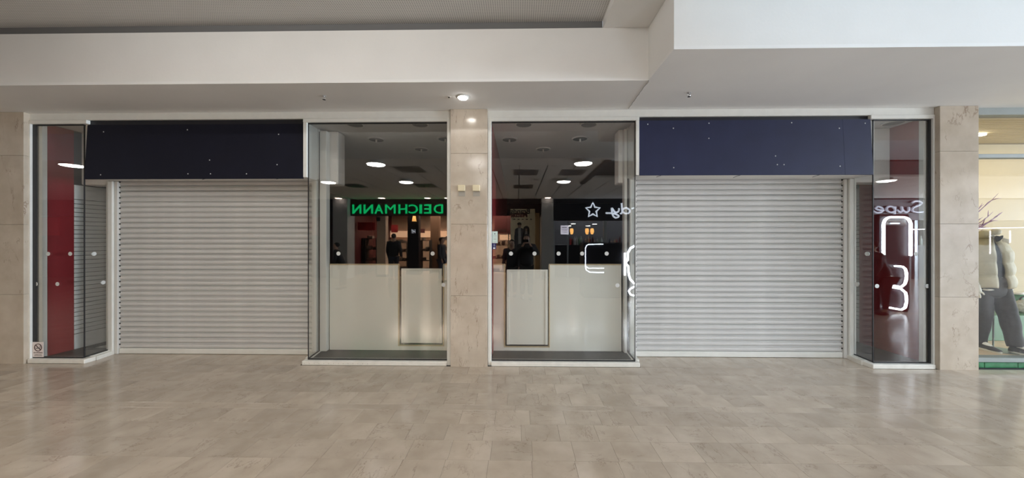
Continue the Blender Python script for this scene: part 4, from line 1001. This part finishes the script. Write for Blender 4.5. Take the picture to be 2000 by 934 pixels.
random.seed(11)
def rack(px0, px1, d, ztop, label):
    x0, x1 = mx(px0, d), mx(px1, d); t = thing('shoe_rack', label, 'rack', ((x0 + x1) / 2, -d, 0), 'shoe racks opposite')
    for x in (x0, x1 - 0.03): box('upright', x, x + 0.03, -d - 0.4, -d, 0, ztop, 'shelf_dark', t)
    n = 4; bm = bmesh.new()
    for k in range(n):
        z = 0.12 + (ztop - 0.16) * k / (n - 1); box('shelf', x0 + 0.031, x1 - 0.031, -d - 0.4, -d, z, z + 0.025, 'shelf_dark', t)
        x = x0 + 0.06
        while x < x1 - 0.2:
            wv = random.uniform(0.10, 0.16); hh = random.uniform(0.07, 0.16); bx(bm, x - t.location.x, x + wv - t.location.x, -0.34, -0.06 - random.random() * 0.06, z + 0.026, z + 0.026 + hh); x += wv + random.uniform(0.02, 0.09)
    o = link('shoes', bm, 'shoe_box', t); o['kind'] = 'stuff'
rack(684, 708, 10.8, 1.65, 'shoe rack nearest the grey pillar'); rack(711, 734, 10.8, 1.65, 'shoe rack just left of the cream column')
rack(755, 794, 11.4, 1.45, 'shoe rack between the cream and the black columns'); rack(819, 839, 11.0, 1.55, 'shoe rack between the black and the brown columns'); rack(858, 885, 11.0, 1.6, 'shoe rack right of the brown column')
rack(960, 994, 10.6, 1.95, 'shoe rack with lit goods left of the cream advert panel')
k = 0
for px, py, d in ((796, 420, 10.2), (823, 427, 10.6), (834, 429.5, 11.3), (843, 431.5, 12.0), (851, 433.5, 12.7), (989, 400, 9.9), (983, 409, 10.6), (986, 413, 11.3)):
    q = mx(px, d); lb = '%s round spot of the shoe shop ceiling from the left' % ORD[k]
    t = thing('shop_spotlight', lb, 'ceiling light', (q, -d, 2.979), 'spots in the shoe shop ceiling'); k += 1
    link('lens', lathe(bmesh.new(), [(0.0, 0.0), (0.07, 0.0), (0.07, -0.015), (0.0, -0.018)], 16), 'shop_spot', t)
# black fronted clothes shop: script sign and star
def stroke_sign(name, label, glyphs, x_left_px, unit, z0, m='sign_white', rad=0.035, uz=0.32):
    """glyphs: lists of (x, z) strokes in letter units; reads from +X to -X on this wall"""
    x0 = mx(x_left_px); t = thing(name, label, 'shop sign', (x0, YF + 0.11, z0))
    for nm, strokes in glyphs:
        bm = bmesh.new()
        for st in strokes:
            pts = []
            for i in range(len(st) - 1):          # Catmull-Rom
                p0, p1, p2, p3 = [Vector(st[max(0, min(len(st) - 1, i + k))]) for k in (-1, 0, 1, 2)]
                for j in range(6):
                    u = j / 6; pts.append(0.5 * ((2 * p1) + (-p0 + p2) * u + (2 * p0 - 5 * p1 + 4 * p2 - p3) * u * u + (-p0 + 3 * p1 - 3 * p2 + p3) * u ** 3))
            pts.append(Vector(st[-1])); tube(bm, [(-p.x * unit, 0.0, p.y * uz) for p in pts], rad, 7)
        link(nm, bm, m, t, True)
    return t
def shift(st, dx): return [[(x + dx, z) for x, z in s] for s in st]
GS = [[(0.72, 1.25), (0.60, 1.42), (0.30, 1.45), (0.08, 1.25), (0.25, 0.98), (0.65, 0.65), (0.70, 0.25), (0.40, 0.10), (0.0, 0.14)]]
GU = [[(0.0, 0.75), (0.03, 0.3), (0.22, 0.10), (0.42, 0.35), (0.50, 0.78), (0.48, 0.3), (0.62, 0.10), (0.80, 0.4)]]
GP = [[(0.0, 0.8), (0.04, 0.2), (0.06, -0.45)], [(0.04, 0.5), (0.25, 0.80), (0.55, 0.72), (0.58, 0.30), (0.30, 0.08), (0.05, 0.2)]]
GE = [[(0.0, 0.30), (0.40, 0.42), (0.55, 0.62), (0.35, 0.80), (0.10, 0.55), (0.15, 0.15), (0.50, 0.05), (0.80, 0.35)]]
GR = [[(0.0, 0.75), (0.10, 0.1), (0.12, 0.55), (0.35, 0.78), (0.55, 0.70)]]
GD = [[(0.55, 0.6), (0.30, 0.80), (0.05, 0.50), (0.12, 0.15), (0.38, 0.10), (0.56, 0.45), (0.62, 1.40), (0.58, 0.25), (0.72, 0.08)]]
GYY = [[(0.0, 0.75), (0.05, 0.35), (0.28, 0.25), (0.52, 0.75), (0.45, -0.10), (0.25, -0.45), (0.02, -0.25), (0.35, 0.08), (0.95, 0.15)]]
def super_word(): 
    out = []; x = 0
    for nm, g, wd in (('letter', GS, 0.95), ('letter', GU, 0.95), ('letter', GP, 0.8), ('letter', GE, 0.82), ('letter', GR, 0.65), ('letter', GD, 0.80), ('letter', GYY, 0.9)):
        out.append((nm, shift(g, x))); x += wd
    return out, x
gl_, tot = super_word()
stroke_sign('script_sign', 'pale script lettering Superdry on the black fascia, seen in the red right window', gl_, 1799, 0.56, mz(417.5), 'sign_dim')
stroke_sign('script_sign', 'pale script lettering Superdry on the black fascia, its tail mirrored beside the star', gl_, 1186 + tot * 0.56 / 0.0207, 0.56, mz(419.0))
st = []
for k in range(11):
    a = R(90 + 36 * k); r = 0.31 if k % 2 == 0 else 0.15; st.append((r * math.cos(a), r * math.sin(a)))
q = M(1157.5, 411, D); t = thing('star_emblem', 'pale outlined five pointed star on the black fascia opposite', 'emblem', (q.x, YF + 0.10, q.z))
bm = bmesh.new(); tube(bm, [(x * 0.95, 0.0, z) for x, z in st[:-1]], 0.038, 8, True); link('outline', bm, 'sign_white', t)
# its glazed front
for k, (p0, p1) in enumerate(((1081, 1084), (1108, 1111), (1180, 1186), (1260, 1266), (1340, 1346), (1420, 1426), (1500, 1506), (1600, 1606), (1690, 1696), (1790, 1796))):
    tag(box('window_post', mx(p0), mx(p1), YF - 0.12, YF, 0, mz(431), 'metal_post'), '%s grey window post of the black fronted shop from its pillar' % ORD[k], 'post', 'window posts of the black fronted shop')
tag(box('window_display_bench', mx(1086), 20, YF - 1.3, YF - 0.5, 0, 1.35, 'fascia_black'), 'long black display counter behind the black shop windows', 'counter')
box('rear_wall', xs1 + 0.3, 24, -13.0, -12.9, 0, 2.9, 'shop_dark', wo)
for k, (px, py) in enumerate(((1112, 441), (1120, 437), (1133, 446), (1138, 444), (1149, 441), (1162, 437.5), (1172, 444), (1198, 446))):
    d = 9.9 + 0.45 * (py - 437); t = thing('shop_spotlight', '%s bright spot in the black fronted shop from its pillar' % ORD[k], 'ceiling light', (mx(px, d), -d, mz(py, d)), 'spots in the black fronted shop')
    link('lens', lathe(bmesh.new(), [(0.0, 0.0), (0.10, 0.0), (0.10, -0.02), (0.0, -0.025)], 16), 'shop_spot', t); link('stem', cyl(bmesh.new(), (0, 0, max(0.02, (2.98 - mz(py, d)) / 2)), 0.01, 0.01, max(0.02, 2.98 - mz(py, d)) - 0.002, 6), 'gasket', t)
for k, px in enumerate((1117, 1147, 1157)):
    q = M(px, 453, 10.6); t = thing('pendant_lamp', '%s of three glowing amber pendant lamps in the black fronted shop' % ('left', 'middle', 'right')[k], 'lamp', (q.x, -10.6, q.z - 0.12), 'amber pendant lamps')
    link('shade', lathe(bmesh.new(), [(0.0, 0.0), (0.05, 0.02), (0.085, 0.14), (0.07, 0.26), (0.0, 0.28)], 18), 'amber_lamp', t, True); link('cord', cyl(bmesh.new(), (0, 0, 0.28 + (2.98 - q.z - 0.16) / 2), 0.006, 0.006, 2.98 - q.z - 0.17, 6), 'gasket', t)
random.seed(5); cols = ['red_banner', 'poster_pale', 'green_plinth', 'jeans', 'wood_gold', 'maroon', 'stone_grey', 'notice_green', 'poster_skin']
for r_, (pa, pb) in enumerate(((1112, 1178), (1188, 1214), (1706, 1812))):
    x0, x1 = mx(pa, 10.0), mx(pb, 10.0); n = max(3, int((x1 - x0) / 0.095)); g = 'bottles and folded goods on the black counter'
    for k in range(n):
        x = x0 + (k + 0.5) * (x1 - x0) / n; hh = random.uniform(0.20, 0.40); wv = 0.043
        o = link('goods_bottle', lathe(bmesh.new(), [(0.0, 0.0), (wv, 0.0), (wv, hh * 0.7), (0.014, hh * 0.82), (0.014, hh), (0.0, hh)], 10), cols[(k * 5 + r_ * 3) % len(cols)]); o.location = (x, -9.98 - 0.1 * (k % 2), 1.3505)
        tag(o, '%s bottle from the left in the %s row on the black counter' % (ORD[k] if k < 15 else '%dth' % (k + 1), ('first', 'second', 'farthest')[r_]), 'bottle', g)
t = thing('poster_board', 'white printed poster in the black shop window next to its stone pillar', 'poster', (mx(1103), YF + 0.012, mz(458))); box('sheet', mx(1095.5), mx(1111), YF + 0.001, YF + 0.012, mz(458), mz(440.5), 'poster_glow', t)
bm = bmesh.new(); cxp = 0.0
for z, wv, th in ((0.27, 0.11, 0.03), (0.20, 0.13, 0.02), (0.14, 0.12, 0.015), (0.08, 0.10, 0.015)): bx(bm, -wv, wv, 0.0005, 0.003, z, z + th)
link('printed_lines', bm, 'poster_dark', t)
# LED lines in the farther windows
za = mz(450); t = thing('led_light_frame', 'white LED line with drop lines across the farther shop windows', 'light', (mx(1850), YF + 0.06, za))
xs = [mx(p) for p in (1724, 1744, 1766, 1789, 1813, 1938, 1977)]
bm = bmesh.new(); tube(bm, [(mx(1700) - t.location.x, 0, 0), (mx(2060) - t.location.x, 0, 0.12)], 0.018, 6); link('top_line', bm, 'led_line', t)
for k, x in enumerate(xs):
    ln = 0.95 if k < 6 else 0.5
    link('drop_line', tube(bmesh.new(), [(x - t.location.x, 0, -0.02), (x - t.location.x, 0, -ln)], 0.015 if k > 1 else 0.010, 6), 'led_line', t)
# neon machines standing in the mall
def rr(x0, x1, z0, z1, r, open_side=None):
    pts = []
    for cx, cz, a0 in ((x1 - r, z1 - r, 0), (x0 + r, z1 - r, 90), (x0 + r, z0 + r, 180), (x1 - r, z0 + r, 270)):
        for i in range(7): a = R(a0 + 15 * i); pts.append((cx + r * math.cos(a), cz + r * math.sin(a)))
    return pts
d = 3.15; xa, xb = mx(1729, d), mx(1782, d); cx = (xa + xb) / 2
t = thing('neon_machine', 'tall dark vending machine outlined with a bright white neon arch', 'machine', (cx, -d - 0.3, 0))
box('cabinet', xa - 0.06, xb + 0.06, -d - 0.6, -d - 0.02, 0.03, mz(418, d, 1755), 'fascia_black', t, 0.03); box('plinth', xa - 0.03, xb + 0.03, -d - 0.57, -d - 0.05, 0, 0.03, 'gasket', t)
box('header_panel', xa + 0.05, xb - 0.05, -d - 0.019, -d - 0.008, mz(440, d, 1755), mz(428, d, 1755), 'stone_grey', t, 0.003)
bm = bmesh.new()
for k, (a_, w_) in enumerate(((-0.10, 0.012), (-0.06, 0.016), (-0.02, 0.02), (0.03, 0.016), (0.07, 0.012))): bx(bm, a_ - w_, a_ + w_, 0.296, 0.300, mz(437.5, d, 1755), mz(435, d, 1755))
link('lit_emblem', bm, 'neon_dim', t)
L = t.location; zt = mz(424, d, 1755); zm = mz(500, d, 1755); r = 0.16
arch = [(xa, zm)] + [(xa + r - r * math.cos(R(a)), zt - r + r * math.sin(R(a))) for a in range(0, 91, 15)] + [(xb - r + r * math.sin(R(a)), zt - r + r * math.cos(R(a))) for a in range(0, 91, 15)] + [(xb, zm)]
link('neon_arch', tube(bmesh.new(), [(x - L.x, 0.325, z) for x, z in arch], 0.021, 8), 'neon_white', t, True)
def pz(px, py): return (mx(px, d) - L.x, 0.325, mz(py, d, 1755))
link('neon_loop', tube(bmesh.new(), [pz(*p) for p in ((1752, 520), (1766, 521), (1772, 526), (1774, 534), (1774, 546), (1771, 555), (1764, 561), (1742, 558))], 0.018, 8), 'neon_white', t, True)
link('neon_loop', tube(bmesh.new(), [pz(*p) for p in ((1746, 562), (1764, 565), (1772, 572), (1774, 580), (1774, 592), (1771, 602), (1764, 606), (1731, 600))], 0.018, 8), 'neon_white', t, True)
d = 4.75; xa, xb = mx(1141, d), mx(1262, d); cx = (xa + xb) / 2
t = thing('neon_counter', 'low dark kiosk counter with white neon loops, mirrored beside the shutter', 'kiosk', (cx, -d - 0.3, 0)); L = t.location
box('cabinet', xa, xb, -d - 0.6, -d - 0.02, 0.0, mz(474, d), 'fascia_black', t, 0.03)
def pz(px, py, o=0.325): return (mx(px, d) - L.x, o, mz(py, d))
link('neon_frame', tube(bmesh.new(), [pz(*p) for p in ((1179, 477), (1150, 477.5), (1146, 480), (1144, 485), (1144, 522), (1146, 528), (1152, 532), (1180, 532.5))], 0.014, 8), 'neon_dim', t, True)
link('neon_frame', tube(bmesh.new(), [pz(*p) for p in ((1180, 524), (1150, 524), (1146, 521)) ], 0.012, 8), 'neon_dim', t, True)
link('neon_loop', tube(bmesh.new(), [pz(*p) for p in ((1262, 479), (1240, 481), (1232, 485), (1228, 493), (1227, 508), (1223, 514), (1228, 520), (1229, 536), (1232, 546), (1240, 554), (1262, 556))], 0.026, 8), 'neon_white', t, True)
link('neon_loop', tube(bmesh.new(), [pz(*p) for p in ((1262, 559), (1240, 560), (1232, 564), (1229, 569), (1232, 575), (1240, 578), (1262, 579))], 0.022, 8), 'neon_white', t, True)
link('neon_bar', tube(bmesh.new(), [pz(*p) for p in ((1221.5, 494), (1221.5, 538))], 0.026, 8), 'neon_white', t, True)
